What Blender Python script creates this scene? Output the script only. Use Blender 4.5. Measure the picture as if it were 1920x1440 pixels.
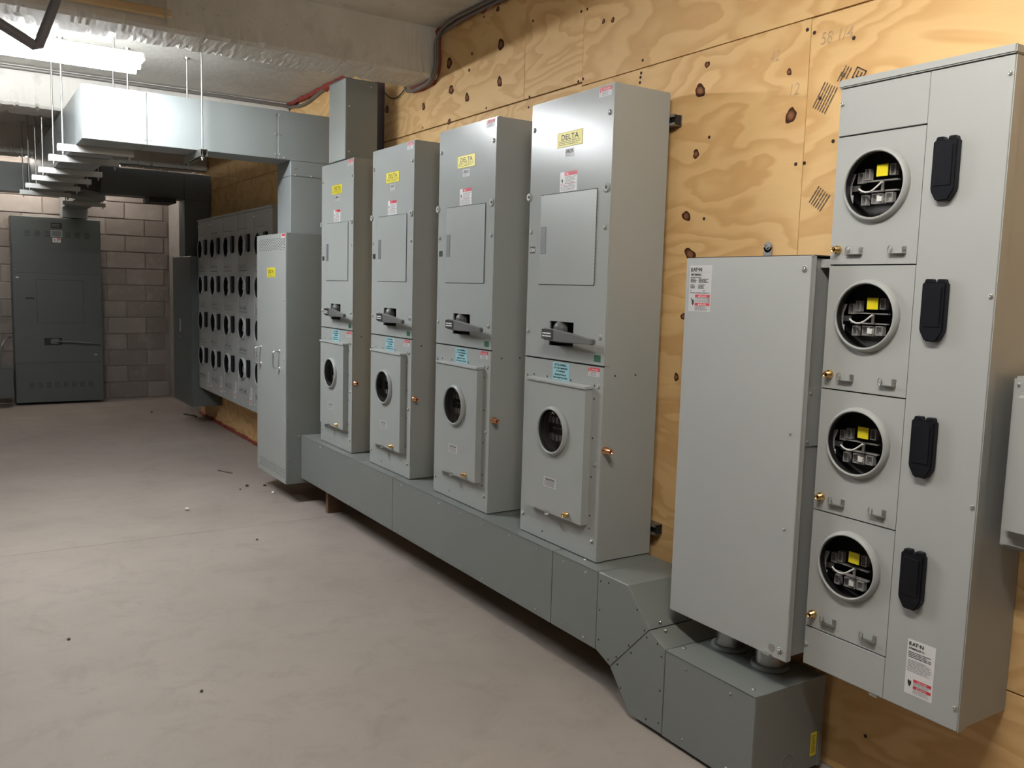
import bpy, bmesh, math, random
from mathutils import Vector, Matrix

random.seed(7)
scene = bpy.context.scene
for o in list(bpy.data.objects):
    bpy.data.objects.remove(o)
COL = scene.collection

# ------------------------------------------------------------------ camera
# world frame: x = 0 is the plywood face (room at x < 0), y runs along that wall, z is up
cam_d = bpy.data.cameras.new('camera')
cam = bpy.data.objects.new('camera', cam_d)
COL.objects.link(cam)
_yaw, _pit, _rol = math.radians(32.891), math.radians(-6.206), math.radians(1.643)
_f = Vector((math.sin(_yaw)*math.cos(_pit), math.cos(_yaw)*math.cos(_pit), math.sin(_pit)))
_r = Vector((math.cos(_yaw), -math.sin(_yaw), 0))
_u = _r.cross(_f)
_r2 = math.cos(_rol)*_r + math.sin(_rol)*_u
_u2 = -math.sin(_rol)*_r + math.cos(_rol)*_u
cam.matrix_world = Matrix(((_r2.x, _u2.x, -_f.x, -2.333), (_r2.y, _u2.y, -_f.y, 0.0),
                           (_r2.z, _u2.z, -_f.z, 1.5), (0, 0, 0, 1)))
cam_d.sensor_width = 36.0
cam_d.lens = 36.0*1625/1920
cam_d.clip_start = 0.05
scene.camera = cam

# ------------------------------------------------------------------ world, exposure, lamp strengths
world = bpy.data.worlds.new('world')
scene.world = world
world.use_nodes = True
world.node_tree.nodes['Background'].inputs[0].default_value = (0.5, 0.5, 0.52, 1)
world.node_tree.nodes['Background'].inputs[1].default_value = 0.02
vs = scene.view_settings
vs.view_transform = 'Standard'
vs.look = 'None'
vs.exposure = -0.12
vs.gamma = 1.0
vs.use_curve_mapping = False

LAMP_BAY = 260.0       # bare-tube strip light behind the first beam (emission strength)
LAMP_NEAR = 128.0       # strip light over the near bay
LAMP_FILL = 2.0       # unseen fill light added behind the camera
LAMP_FAR = 40.0         # strip light in the last bay

# ------------------------------------------------------------------ materials
def new_mat(name):
    m = bpy.data.materials.new(name)
    m.use_nodes = True
    nt = m.node_tree
    return m, nt, nt.nodes['Principled BSDF']

def N(nt, kind, **kw):
    n = nt.nodes.new(kind)
    for k, v in kw.items():
        setattr(n, k, v)
    return n

def plain(name, col, rough=0.5, metal=0.0, spec=0.5, coat=0.0):
    m, nt, b = new_mat(name)
    b.inputs['Base Color'].default_value = (*col, 1)
    b.inputs['Roughness'].default_value = rough
    b.inputs['Metallic'].default_value = metal
    b.inputs['Specular IOR Level'].default_value = spec
    if coat:
        b.inputs['Coat Weight'].default_value = coat
        b.inputs['Coat Roughness'].default_value = 0.15
    return m

def mixcol(nt, a, b, fac):
    n = N(nt, 'ShaderNodeMix', data_type='RGBA')
    for sock, v in ((n.inputs['Factor'], fac), (n.inputs['A'], a), (n.inputs['B'], b)):
        if hasattr(v, 'is_output'):
            nt.links.new(v, sock)
        else:
            sock.default_value = v if not isinstance(v, tuple) else (*v, 1)
    return n.outputs['Result']

def noise(nt, vec, scale, detail=4, rough=0.55, dist=0.0):
    n = N(nt, 'ShaderNodeTexNoise')
    n.inputs['Scale'].default_value = scale
    n.inputs['Detail'].default_value = detail
    n.inputs['Roughness'].default_value = rough
    n.inputs['Distortion'].default_value = dist
    if vec is not None:
        nt.links.new(vec, n.inputs['Vector'])
    return n.outputs['Fac']

def ramp(nt, fac, stops):
    n = N(nt, 'ShaderNodeValToRGB')
    cr = n.color_ramp
    while len(cr.elements) > 1:
        cr.elements.remove(cr.elements[-1])
    for i, (p, c) in enumerate(stops):
        e = cr.elements[0] if i == 0 else cr.elements.new(p)
        e.position = p
        e.color = (*c, 1) if len(c) == 3 else c
    nt.links.new(fac, n.inputs['Fac'])
    return n.outputs['Color']

def math_n(nt, op, a, b=None):
    n = N(nt, 'ShaderNodeMath', operation=op)
    for i, v in enumerate((a, b)):
        if v is None:
            continue
        if hasattr(v, 'is_output'):
            nt.links.new(v, n.inputs[i])
        else:
            n.inputs[i].default_value = v
    return n.outputs[0]

def bump(nt, bsdf, height, strength, dist):
    n = N(nt, 'ShaderNodeBump')
    n.inputs['Strength'].default_value = strength
    n.inputs['Distance'].default_value = dist
    nt.links.new(height, n.inputs['Height'])
    nt.links.new(n.outputs[0], bsdf.inputs['Normal'])

def geo_pos(nt):
    return N(nt, 'ShaderNodeNewGeometry').outputs['Position']

def scaled(nt, vec, s, off=(0, 0, 0)):
    n = N(nt, 'ShaderNodeMapping')
    n.inputs['Scale'].default_value = s
    n.inputs['Location'].default_value = off
    nt.links.new(vec, n.inputs['Vector'])
    return n.outputs[0]

def paint(name, col, rough=0.38, peel=0.12, spec=0.5):
    m, nt, b = new_mat(name)
    p = geo_pos(nt)
    f = noise(nt, p, 2.2, 5)
    c = mixcol(nt, tuple(v*0.93 for v in col), tuple(min(1, v*1.06) for v in col), f)
    sp = noise(nt, p, 160, 2)
    c2 = mixcol(nt, c, tuple(v*0.86 for v in col), math_n(nt, 'MULTIPLY', sp, 0.25))
    nt.links.new(c2, b.inputs['Base Color'])
    r = noise(nt, p, 1.3, 3)
    rr = math_n(nt, 'ADD', math_n(nt, 'MULTIPLY', r, 0.10), rough-0.05)
    nt.links.new(rr, b.inputs['Roughness'])
    b.inputs['Specular IOR Level'].default_value = spec
    bump(nt, b, noise(nt, p, 420, 2), peel, 0.0006)
    return m

M = {}
M['paint'] = paint('grey_enamel', (0.338, 0.358, 0.345), 0.32, 0.12, 0.4)
M['paint_gloss'] = paint('grey_enamel_gloss', (0.338, 0.358, 0.347), 0.21, 0.06, 0.15)
M['paint_pack'] = paint('grey_enamel_satin', (0.360, 0.375, 0.366), 0.45)
M['paint_trough'] = paint('grey_enamel_green', (0.178, 0.192, 0.184), 0.42)
M['paint_duct'] = paint('grey_enamel_duct', (0.25, 0.275, 0.275), 0.36)
M['paint_far'] = paint('grey_enamel_dark', (0.088, 0.099, 0.096), 0.42)
M['handle'] = plain('dark_grey_plastic', (0.07, 0.072, 0.07), 0.45)
M['mech'] = plain('mid_grey_plastic', (0.115, 0.118, 0.114), 0.45)
M['latch'] = plain('latch_grey', (0.14, 0.145, 0.145), 0.55)
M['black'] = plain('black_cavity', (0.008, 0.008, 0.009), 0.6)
M['breaker'] = plain('black_breaker_plastic', (0.006, 0.0065, 0.009), 0.40, 0.0, 0.22)
M['gap'] = plain('shadow_gap', (0.02, 0.02, 0.02), 0.8)  # shade of seams, slots and holes put into a dark colour
M['chrome'] = plain('zinc_screw', (0.72, 0.72, 0.70), 0.28, 1.0)
M['zinc'] = plain('galvanised_steel', (0.50, 0.50, 0.48), 0.42, 1.0)
M['zinc_dark'] = plain('strut_steel', (0.36, 0.355, 0.34), 0.45, 1.0)
M['brass'] = plain('brass', (0.72, 0.50, 0.22), 0.25, 1.0)
M['copper'] = plain('copper', (0.80, 0.42, 0.24), 0.25, 1.0)
M['white'] = plain('white_sticker', (0.66, 0.66, 0.66), 0.5)
M['silver_sticker'] = plain('grey_sticker', (0.50, 0.50, 0.50), 0.45)
M['yellow'] = plain('yellow_sticker', (0.72, 0.62, 0.04), 0.45)
M['yellow_tag'] = plain('yellow_tag', (0.85, 0.72, 0.02), 0.5)
M['red'] = plain('red_ink', (0.55, 0.03, 0.045), 0.5)
M['blue'] = plain('light_blue_sticker', (0.30, 0.56, 0.62), 0.5)
M['green'] = plain('green_sticker', (0.025, 0.11, 0.06), 0.5)
M['ink'] = plain('black_ink', (0.012, 0.012, 0.012), 0.6)
M['ink_grey'] = plain('grey_ink', (0.22, 0.21, 0.22), 0.6)
M['ink_olive'] = plain('olive_ink', (0.16, 0.14, 0.02), 0.6)
M['white_ink'] = plain('white_ink', (0.75, 0.75, 0.73), 0.6)
M['pencil'] = plain('pencil', (0.46, 0.33, 0.20), 0.8)
M['stamp'] = plain('stamp_ink', (0.07, 0.045, 0.03), 0.7)
M['cable'] = plain('armoured_cable', (0.20, 0.185, 0.17), 0.45, 0.4)
M['wire_black'] = plain('black_wire', (0.015, 0.014, 0.013), 0.6)
M['wire_white'] = plain('white_wire', (0.78, 0.78, 0.76), 0.35)
M['firestop'] = None
M['hole'] = plain('nail_hole', (0.03, 0.016, 0.01), 0.9)
M['pebble'] = plain('plaster_crumb', (0.75, 0.73, 0.68), 0.9)
M['dirt'] = plain('dark_crumb', (0.06, 0.045, 0.035), 0.9)
M['pipe'] = plain('painted_bracket', (0.16, 0.155, 0.17), 0.5)

def m_jaw():
    m, nt, b = new_mat('clear_plastic')
    out = nt.nodes['Material Output']
    b.inputs['Base Color'].default_value = (0.50, 0.49, 0.48, 1)
    b.inputs['Roughness'].default_value = 0.12
    b.inputs['Specular IOR Level'].default_value = 0.9
    t = N(nt, 'ShaderNodeBsdfTransparent')
    mx = N(nt, 'ShaderNodeMixShader')
    mx.inputs[0].default_value = 0.55
    nt.links.new(t.outputs[0], mx.inputs[1])
    nt.links.new(b.outputs[0], mx.inputs[2])
    nt.links.new(mx.outputs[0], out.inputs['Surface'])
    return m
M['jaw'] = m_jaw()

def m_glass():
    m, nt, b = new_mat('window_glass')
    out = nt.nodes['Material Output']
    g = N(nt, 'ShaderNodeBsdfGlossy')
    g.inputs['Roughness'].default_value = 0.05
    t = N(nt, 'ShaderNodeBsdfTransparent')
    t.inputs['Color'].default_value = (0.85, 0.87, 0.86, 1)
    fr = N(nt, 'ShaderNodeFresnel')
    fr.inputs['IOR'].default_value = 1.45
    mx = N(nt, 'ShaderNodeMixShader')
    nt.links.new(fr.outputs[0], mx.inputs[0])
    nt.links.new(t.outputs[0], mx.inputs[1])
    nt.links.new(g.outputs[0], mx.inputs[2])
    nt.links.new(mx.outputs[0], out.inputs['Surface'])
    return m
M['glass'] = m_glass()

def emitter(name, col, strength):
    m, nt, b = new_mat(name)
    b.inputs['Base Color'].default_value = (0.8, 0.8, 0.8, 1)
    b.inputs['Emission Color'].default_value = (*col, 1)
    b.inputs['Emission Strength'].default_value = strength
    return m

KNOTS = [(2.394, 2.245, .033), (1.971, 2.093, .030), (2.399, 2.018, .024), (2.434, 1.794, .030), (2.404, 1.651, .034),
         (2.424, 1.418, .022), (2.445, 1.184, .022), (1.989, 2.235, .014), (2.365, 2.332, .018),
         (4.331, 2.722, .042), (4.084, 2.722, .012), (4.109, 2.643, .016), (3.797, 2.707, .040), (3.801, 2.529, .032),
         (4.304, 2.576, .040), (4.127, 2.506, .028), (4.633, 2.538, .030), (5.14, 2.60, .034), (4.319, 2.408, .026),
         (2.982, 2.627, .012), (2.921, 2.618, .014), (3.836, 2.885, .020)]

def m_plywood():
    m, nt, b = new_mat('plywood')
    p = geo_pos(nt)
    sep = N(nt, 'ShaderNodeSeparateXYZ')
    nt.links.new(p, sep.inputs[0])
    y, z = sep.outputs[1], sep.outputs[2]
    rnd = N(nt, 'ShaderNodeObjectInfo').outputs['Random']
    cmb = N(nt, 'ShaderNodeCombineXYZ')
    nt.links.new(math_n(nt, 'MULTIPLY', rnd, 19.0), cmb.inputs[0])
    nt.links.new(math_n(nt, 'MULTIPLY', y, 0.75), cmb.inputs[1])
    nt.links.new(math_n(nt, 'MULTIPLY', z, 2.0), cmb.inputs[2])
    h = math_n(nt, 'MULTIPLY', noise(nt, cmb.outputs[0], 1.25, 4.0, 0.48, 0.4), 13.0)
    for ky, kz, kr in KNOTS[:9]:
        dy = math_n(nt, 'MULTIPLY', math_n(nt, 'SUBTRACT', y, ky), 0.55)
        dz = math_n(nt, 'SUBTRACT', z, kz)
        d2 = math_n(nt, 'ADD', math_n(nt, 'MULTIPLY', dy, dy), math_n(nt, 'MULTIPLY', dz, dz))
        g = math_n(nt, 'POWER', 2.718, math_n(nt, 'MULTIPLY', d2, -1.0/(0.004+kr*0.10)))
        h = math_n(nt, 'ADD', h, math_n(nt, 'MULTIPLY', g, 1.15))
    fr = math_n(nt, 'FRACT', h)
    band = ramp(nt, fr, [(0.0, (0.10,)*3), (0.38, (0.25,)*3), (0.62, (0.75,)*3), (0.84, (0.95,)*3), (0.97, (0.2,)*3), (1.0, (0.10,)*3)])
    col = mixcol(nt, (0.79, 0.54, 0.245), (0.60, 0.35, 0.13), band)
    fine = noise(nt, scaled(nt, p, (1, 5, 170)), 1.0, 3)
    col = mixcol(nt, col, (0.52, 0.33, 0.15), math_n(nt, 'MULTIPLY', fine, 0.26))
    big = noise(nt, p, 0.9, 3)
    col = mixcol(nt, col, (0.66, 0.45, 0.25), math_n(nt, 'MULTIPLY', big, 0.30))
    nt.links.new(col, b.inputs['Base Color'])
    b.inputs['Roughness'].default_value = 0.62
    b.inputs['Specular IOR Level'].default_value = 0.3
    bump(nt, b, fine, 0.12, 0.001)
    return m
M['ply'] = m_plywood()

def m_knot():
    m, nt, b = new_mat('wood_knot')
    tc = N(nt, 'ShaderNodeTexCoord').outputs['Object']
    ln = N(nt, 'ShaderNodeVectorMath', operation='LENGTH')
    nt.links.new(tc, ln.inputs[0])
    r = math_n(nt, 'ADD', ln.outputs['Value'], math_n(nt, 'MULTIPLY', noise(nt, geo_pos(nt), 60, 3), 0.25))
    c = ramp(nt, r, [(0.0, (0.30, 0.15, 0.085)), (0.62, (0.24, 0.11, 0.055)), (0.90, (0.12, 0.05, 0.022)), (1.1, (0.06, 0.024, 0.012))])
    nt.links.new(c, b.inputs['Base Color'])
    b.inputs['Roughness'].default_value = 0.75
    b.inputs['Specular IOR Level'].default_value = 0.1
    return m
M['knot'] = m_knot()

def m_concrete(name, lo, hi, stain, rough=0.85, bstr=0.4, sc=1.0):
    m, nt, b = new_mat(name)
    p = geo_pos(nt)
    a = noise(nt, p, 1.4*sc, 6, 0.6)
    c = mixcol(nt, lo, hi, ramp(nt, a, [(0.3, (0,)*3), (0.7, (1,)*3)]))
    s = ramp(nt, noise(nt, p, 4.5*sc, 8, 0.7, 0.4), [(0.56, (0,)*3), (0.75, (1,)*3)])
    c = mixcol(nt, c, stain, math_n(nt, 'MULTIPLY', s, 0.45))
    sp = ramp(nt, noise(nt, p, 42*sc, 3, 0.6), [(0.66, (0,)*3), (0.74, (1,)*3)])
    c = mixcol(nt, c, tuple(v*0.45 for v in stain), math_n(nt, 'MULTIPLY', sp, 0.5))
    nt.links.new(c, b.inputs['Base Color'])
    b.inputs['Roughness'].default_value = rough
    b.inputs['Specular IOR Level'].default_value = 0.25
    bump(nt, b, noise(nt, p, 14*sc, 8, 0.65), bstr, 0.012)
    return m
M['ceiling'] = m_concrete('ceiling_concrete', (0.52, 0.50, 0.455), (0.68, 0.66, 0.60), (0.27, 0.25, 0.22))
M['beam'] = m_concrete('beam_concrete', (0.52, 0.50, 0.455), (0.68, 0.66, 0.60), (0.26, 0.245, 0.215), 0.85, 0.18)

def m_floor():
    m, nt, b = new_mat('floor_concrete')
    p = geo_pos(nt)
    a = noise(nt, p, 0.8, 6, 0.6)
    c = mixcol(nt, (0.272, 0.234, 0.206), (0.345, 0.300, 0.266), ramp(nt, a, [(0.3, (0,)*3), (0.7, (1,)*3)]))
    s = ramp(nt, noise(nt, p, 5, 10, 0.75, 0.6), [(0.50, (0,)*3), (0.72, (1,)*3)])
    c = mixcol(nt, c, (0.215, 0.183, 0.157), math_n(nt, 'MULTIPLY', s, 0.55))
    sp = ramp(nt, noise(nt, p, 70, 2), [(0.70, (0,)*3), (0.76, (1,)*3)])
    c = mixcol(nt, c, (0.45, 0.42, 0.38), math_n(nt, 'MULTIPLY', sp, 0.35))
    sep = N(nt, 'ShaderNodeSeparateXYZ')
    nt.links.new(p, sep.inputs[0])
    # hairline crack wandering across the slab
    wob = math_n(nt, 'MULTIPLY', noise(nt, p, 3.0, 5), 0.18)
    line = math_n(nt, 'ABSOLUTE', math_n(nt, 'SUBTRACT', math_n(nt, 'ADD', math_n(nt, 'MULTIPLY', sep.outputs[0], 0.45), math_n(nt, 'ADD', sep.outputs[1], wob)), 1.72))
    crack = ramp(nt, line, [(0.0, (1,)*3), (0.006, (0,)*3)])
    c = mixcol(nt, c, (0.19, 0.165, 0.14), math_n(nt, 'MULTIPLY', crack, 0.55))
    nt.links.new(c, b.inputs['Base Color'])
    rg = math_n(nt, 'ADD', math_n(nt, 'MULTIPLY', noise(nt, p, 2.0, 4), 0.25), 0.42)
    nt.links.new(rg, b.inputs['Roughness'])
    b.inputs['Specular IOR Level'].default_value = 0.3
    bump(nt, b, noise(nt, p, 30, 6, 0.7), 0.12, 0.004)
    return m
M['floor'] = m_floor()

def m_block():
    m, nt, b = new_mat('masonry_block')
    p = geo_pos(nt)
    rnd = N(nt, 'ShaderNodeObjectInfo').outputs['Random']
    c = ramp(nt, rnd, [(0.0, (0.21, 0.178, 0.16)), (0.5, (0.27, 0.235, 0.213)), (1.0, (0.32, 0.285, 0.26))])
    s = ramp(nt, noise(nt, p, 5, 7, 0.7), [(0.52, (0,)*3), (0.78, (1,)*3)])
    c = mixcol(nt, c, (0.44, 0.40, 0.37), math_n(nt, 'MULTIPLY', s, 0.6))
    nt.links.new(c, b.inputs['Base Color'])
    b.inputs['Roughness'].default_value = 0.9
    bump(nt, b, noise(nt, p, 60, 5), 0.35, 0.004)
    return m
M['block'] = m_block()
M['mortar'] = m_concrete('mortar', (0.24, 0.20, 0.18), (0.33, 0.29, 0.265), (0.20, 0.16, 0.14))
M['sidewall'] = m_concrete('plain_masonry', (0.33, 0.30, 0.28), (0.42, 0.39, 0.36), (0.27, 0.24, 0.22))

def m_firestop():
    m, nt, b = new_mat('red_firestop')
    p = geo_pos(nt)
    c = mixcol(nt, (0.16, 0.022, 0.014), (0.33, 0.05, 0.03), noise(nt, p, 22, 4))
    nt.links.new(c, b.inputs['Base Color'])
    b.inputs['Roughness'].default_value = 0.5
    bump(nt, b, noise(nt, p, 70, 4), 0.5, 0.01)
    return m
M['firestop'] = m_firestop()
M['firestop_dark'] = plain('dark_firestop', (0.035, 0.012, 0.010), 0.7)

def m_lumber(name, lo, hi):
    m, nt, b = new_mat(name)
    p = N(nt, 'ShaderNodeTexCoord').outputs['Object']
    c = mixcol(nt, lo, hi, noise(nt, scaled(nt, p, (3, 30, 30)), 2.0, 5))
    nt.links.new(c, b.inputs['Base Color'])
    b.inputs['Roughness'].default_value = 0.7
    return m
M['lumber'] = m_lumber('lumber', (0.50, 0.34, 0.18), (0.66, 0.48, 0.26))
M['lumber_dark'] = m_lumber('dark_lumber', (0.10, 0.05, 0.03), (0.19, 0.10, 0.06))

# ------------------------------------------------------------------ mesh helpers
class MB:
    """collects polygons (with a material slot and smooth flag each) and builds one mesh"""
    def __init__(self):
        self.v, self.f, self.mi, self.sm = [], [], [], []
    def poly(self, pts, mi=0, sm=False):
        n = len(self.v)
        self.v += [tuple(p) for p in pts]
        self.f.append(tuple(range(n, n+len(pts))))
        self.mi.append(mi)
        self.sm.append(sm)
    def grid(self, rows, mi=0, sm=True, wrap=True):
        n = len(self.v)
        k = len(rows[0])
        for r in rows:
            self.v += [tuple(p) for p in r]
        for i in range(len(rows)-1):
            for j in range(k if wrap else k-1):
                a = n+i*k+j
                b = n+i*k+(j+1) % k
                self.f.append((a, b, b+k, a+k))
                self.mi.append(mi)
                self.sm.append(sm)
    def box(self, x0, x1, y0, y1, z0, z1, mi=0, skip=''):
        x0, x1 = min(x0, x1), max(x0, x1)
        y0, y1 = min(y0, y1), max(y0, y1)
        z0, z1 = min(z0, z1), max(z0, z1)
        F = {'-x': ((x0, y0, z0), (x0, y0, z1), (x0, y1, z1), (x0, y1, z0)),
             '+x': ((x1, y0, z0), (x1, y1, z0), (x1, y1, z1), (x1, y0, z1)),
             '-y': ((x0, y0, z0), (x1, y0, z0), (x1, y0, z1), (x0, y0, z1)),
             '+y': ((x0, y1, z0), (x0, y1, z1), (x1, y1, z1), (x1, y1, z0)),
             '-z': ((x0, y0, z0), (x0, y1, z0), (x1, y1, z0), (x1, y0, z0)),
             '+z': ((x0, y0, z1), (x1, y0, z1), (x1, y1, z1), (x0, y1, z1))}
        for k, q in F.items():
            if k not in skip.split():
                self.poly(q, mi)
        return self
    def shell(self, x0, x1, y0, y1, z0, z1, t=0.003, open_side='-x'):
        """box of sheet metal, open towards the room (-x)"""
        if open_side == '-x':
            self.box(x0, x1, y0, y0+t, z0, z1)
            self.box(x0, x1, y1-t, y1, z0, z1)
            self.box(x0, x1, y0+t, y1-t, z0, z0+t)
            self.box(x0, x1, y0+t, y1-t, z1-t, z1)
            self.box(x1-t, x1, y0+t, y1-t, z0+t, z1-t)
        return self
    def prism_x(self, pts, x0, x1, mi=0):
        """(y, z) outline extruded along x"""
        A = [(x0, y, z) for y, z in pts]
        B = [(x1, y, z) for y, z in pts]
        self.poly(A, mi)
        self.poly(B[::-1], mi)
        n = len(pts)
        for i in range(n):
            j = (i+1) % n
            self.poly((A[i], B[i], B[j], A[j]), mi)
        return self
    def prism_z(self, pts, z0, z1, mi=0):
        A = [(x, y, z0) for x, y in pts]
        B = [(x, y, z1) for x, y in pts]
        self.poly(A[::-1], mi)
        self.poly(B, mi)
        n = len(pts)
        for i in range(n):
            j = (i+1) % n
            self.poly((A[i], A[j], B[j], B[i]), mi)
        return self
    def lathe(self, c, axis, prof, seg=24, mi=0, cap0=False, cap1=False):
        """prof: list of (offset along axis, radius)"""
        ax = Vector(axis).normalized()
        t = Vector((0, 0, 1)) if abs(ax.z) < 0.9 else Vector((1, 0, 0))
        a = ax.cross(t).normalized()
        b = ax.cross(a)
        c = Vector(c)
        rows = []
        for o, r in prof:
            rows.append([tuple(c+ax*o+(a*math.cos(2*math.pi*i/seg)+b*math.sin(2*math.pi*i/seg))*r) for i in range(seg)])
        self.grid(rows, mi, True)
        if cap0:
            self.poly(rows[0][::-1], mi)
        if cap1:
            self.poly(rows[-1], mi)
        return self
    def cyl(self, p0, p1, r, seg=12, mi=0):
        d = Vector(p1)-Vector(p0)
        self.lathe(p0, d, [(0, r), (d.length, r)], seg, mi, True, True)
        return self
    def tube(self, pts, r, seg=8, mi=0):
        P = [Vector(p) for p in pts]
        rows = []
        prev = None
        for i, p in enumerate(P):
            d = (P[min(i+1, len(P)-1)]-P[max(i-1, 0)]).normalized()
            if prev is None:
                t = Vector((0, 0, 1)) if abs(d.z) < 0.9 else Vector((1, 0, 0))
                a = d.cross(t).normalized()
            else:
                a = (prev-d*prev.dot(d)).normalized()
            prev = a
            b = d.cross(a)
            rr = r[i] if isinstance(r, (list, tuple)) else r
            rows.append([tuple(p+(a*math.cos(2*math.pi*k/seg)+b*math.sin(2*math.pi*k/seg))*rr) for k in range(seg)])
        self.grid(rows, mi, True)
        self.poly(rows[0][::-1], mi)
        self.poly(rows[-1], mi)
        return self
    def hole_plate(self, x0, x1, y0, y1, z0, z1, cy, cz, r, seg=40, mi=0):
        """plate between x0 (room side) and x1 with a round hole"""
        ang = sorted(set([2*math.pi*i/seg for i in range(seg)] +
                         [math.atan2(z-cz, y-cy) % (2*math.pi) for y in (y0, y1) for z in (z0, z1)]))
        def edge(a):
            c, s = math.cos(a), math.sin(a)
            t = min((((y1-cy)/c) if c > 1e-9 else ((y0-cy)/c) if c < -1e-9 else 1e9),
                    (((z1-cz)/s) if s > 1e-9 else ((z0-cz)/s) if s < -1e-9 else 1e9))
            return cy+c*t, cz+s*t
        n = len(ang)
        for i in range(n):
            a, b = ang[i], ang[(i+1) % n]
            ia, ib = (cy+r*math.cos(a), cz+r*math.sin(a)), (cy+r*math.cos(b), cz+r*math.sin(b))
            oa, ob = edge(a), edge(b)
            self.poly(((x0, *ia), (x0, *ib), (x0, *ob), (x0, *oa)), mi)
            self.poly(((x0, *ia), (x1, *ia), (x1, *ib), (x0, *ib)), mi)
        self.poly(((x0, y0, z0), (x1, y0, z0), (x1, y0, z1), (x0, y0, z1)), mi)
        self.poly(((x0, y1, z0), (x0, y1, z1), (x1, y1, z1), (x1, y1, z0)), mi)
        self.poly(((x0, y0, z1), (x1, y0, z1), (x1, y1, z1), (x0, y1, z1)), mi)
        self.poly(((x0, y0, z0), (x0, y1, z0), (x1, y1, z0), (x1, y0, z0)), mi)
        return self
    def rect_hole_plate(self, x0, x1, y0, y1, z0, z1, a0, a1, b0, b1, mi=0):
        self.box(x0, x1, y0, a0, z0, z1, mi)
        self.box(x0, x1, a1, y1, z0, z1, mi)
        self.box(x0, x1, a0, a1, z0, b0, mi)
        self.box(x0, x1, a0, a1, b1, z1, mi)
        return self
    def text(self, me, fn, mi=0):
        n = len(self.v)
        self.v += [fn(v.co.x, v.co.y) for v in me.vertices]
        for p in me.polygons:
            self.f.append(tuple(n+i for i in p.vertices))
            self.mi.append(mi)
            self.sm.append(False)
    def mesh(self, name, mats, bevel=0.0, seg=2):
        me = bpy.data.meshes.new(name)
        me.from_pydata(self.v, [], self.f)
        if not isinstance(mats, (list, tuple)):
            mats = [mats]
        for m in mats:
            me.materials.append(M[m] if isinstance(m, str) else m)
        me.polygons.foreach_set('material_index', self.mi)
        me.polygons.foreach_set('use_smooth', self.sm)
        bm = bmesh.new()
        bm.from_mesh(me)
        if bevel:
            bmesh.ops.remove_doubles(bm, verts=bm.verts, dist=1e-5)
            bmesh.ops.recalc_face_normals(bm, faces=bm.faces)
            es = [e for e in bm.edges if len(e.link_faces) == 2 and e.calc_face_angle(0) > 0.5]
            bmesh.ops.bevel(bm, geom=es, offset=bevel, segments=seg, affect='EDGES', clamp_overlap=True)
        else:
            bmesh.ops.recalc_face_normals(bm, faces=bm.faces)
        bm.to_mesh(me)
        bm.free()
        me.update()
        return me
    def build(self, name, mats, parent=None, bevel=0.0, seg=2):
        return obj(name, self.mesh(name, mats, bevel, seg), parent)

def obj(name, me, parent=None):
    o = bpy.data.objects.new(name, me)
    COL.objects.link(o)
    if parent is not None:
        o.parent = parent
    return o

def tag(o, label, cat, group=None):
    o['label'] = label
    o['category'] = cat
    if group:
        o['group'] = group
    return o

def thing(name, label, cat, loc=(0, 0, 0), group=None):
    o = bpy.data.objects.new(name, None)
    o.empty_display_size = 0.1
    COL.objects.link(o)
    o.location = loc
    return tag(o, label, cat, group)

def struct(o):
    o['kind'] = 'structure'
    return o

def kids(o):
    return [c for c in bpy.data.objects if c.parent == o]

def copy_tree(root, dy, label, skip=()):
    ch = {}
    for o in bpy.data.objects:
        if o.parent is not None:
            ch.setdefault(o.parent.name, []).append(o)
    r = root.copy()
    COL.objects.link(r)
    r.location = (root.location.x, root.location.y+dy, root.location.z)
    r['label'] = label
    for c in ch.get(root.name, []):
        if c.name.split('.')[0] in skip:
            continue
        k = c.copy()
        COL.objects.link(k)
        k.parent = r
        for g in ch.get(c.name, []):
            if g.name.split('.')[0] in skip:
                continue
            q = g.copy()
            COL.objects.link(q)
            q.parent = k
    return r

_tc = {}
def text_me(s, size, sx=1.0, bold=0.0, align='LEFT'):
    k = (s, size, bold, align)
    if k in _tc:
        return _tc[k]
    cu = bpy.data.curves.new('t', 'FONT')
    cu.body = s
    cu.size = size
    cu.offset = bold
    cu.align_x = align
    cu.resolution_u = 2
    ob = bpy.data.objects.new('t', cu)
    COL.objects.link(ob)
    dg = bpy.context.evaluated_depsgraph_get()
    me = bpy.data.meshes.new_from_object(ob.evaluated_get(dg))
    bpy.data.objects.remove(ob)
    bpy.data.curves.remove(cu)
    _tc[k] = me
    return me

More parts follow.
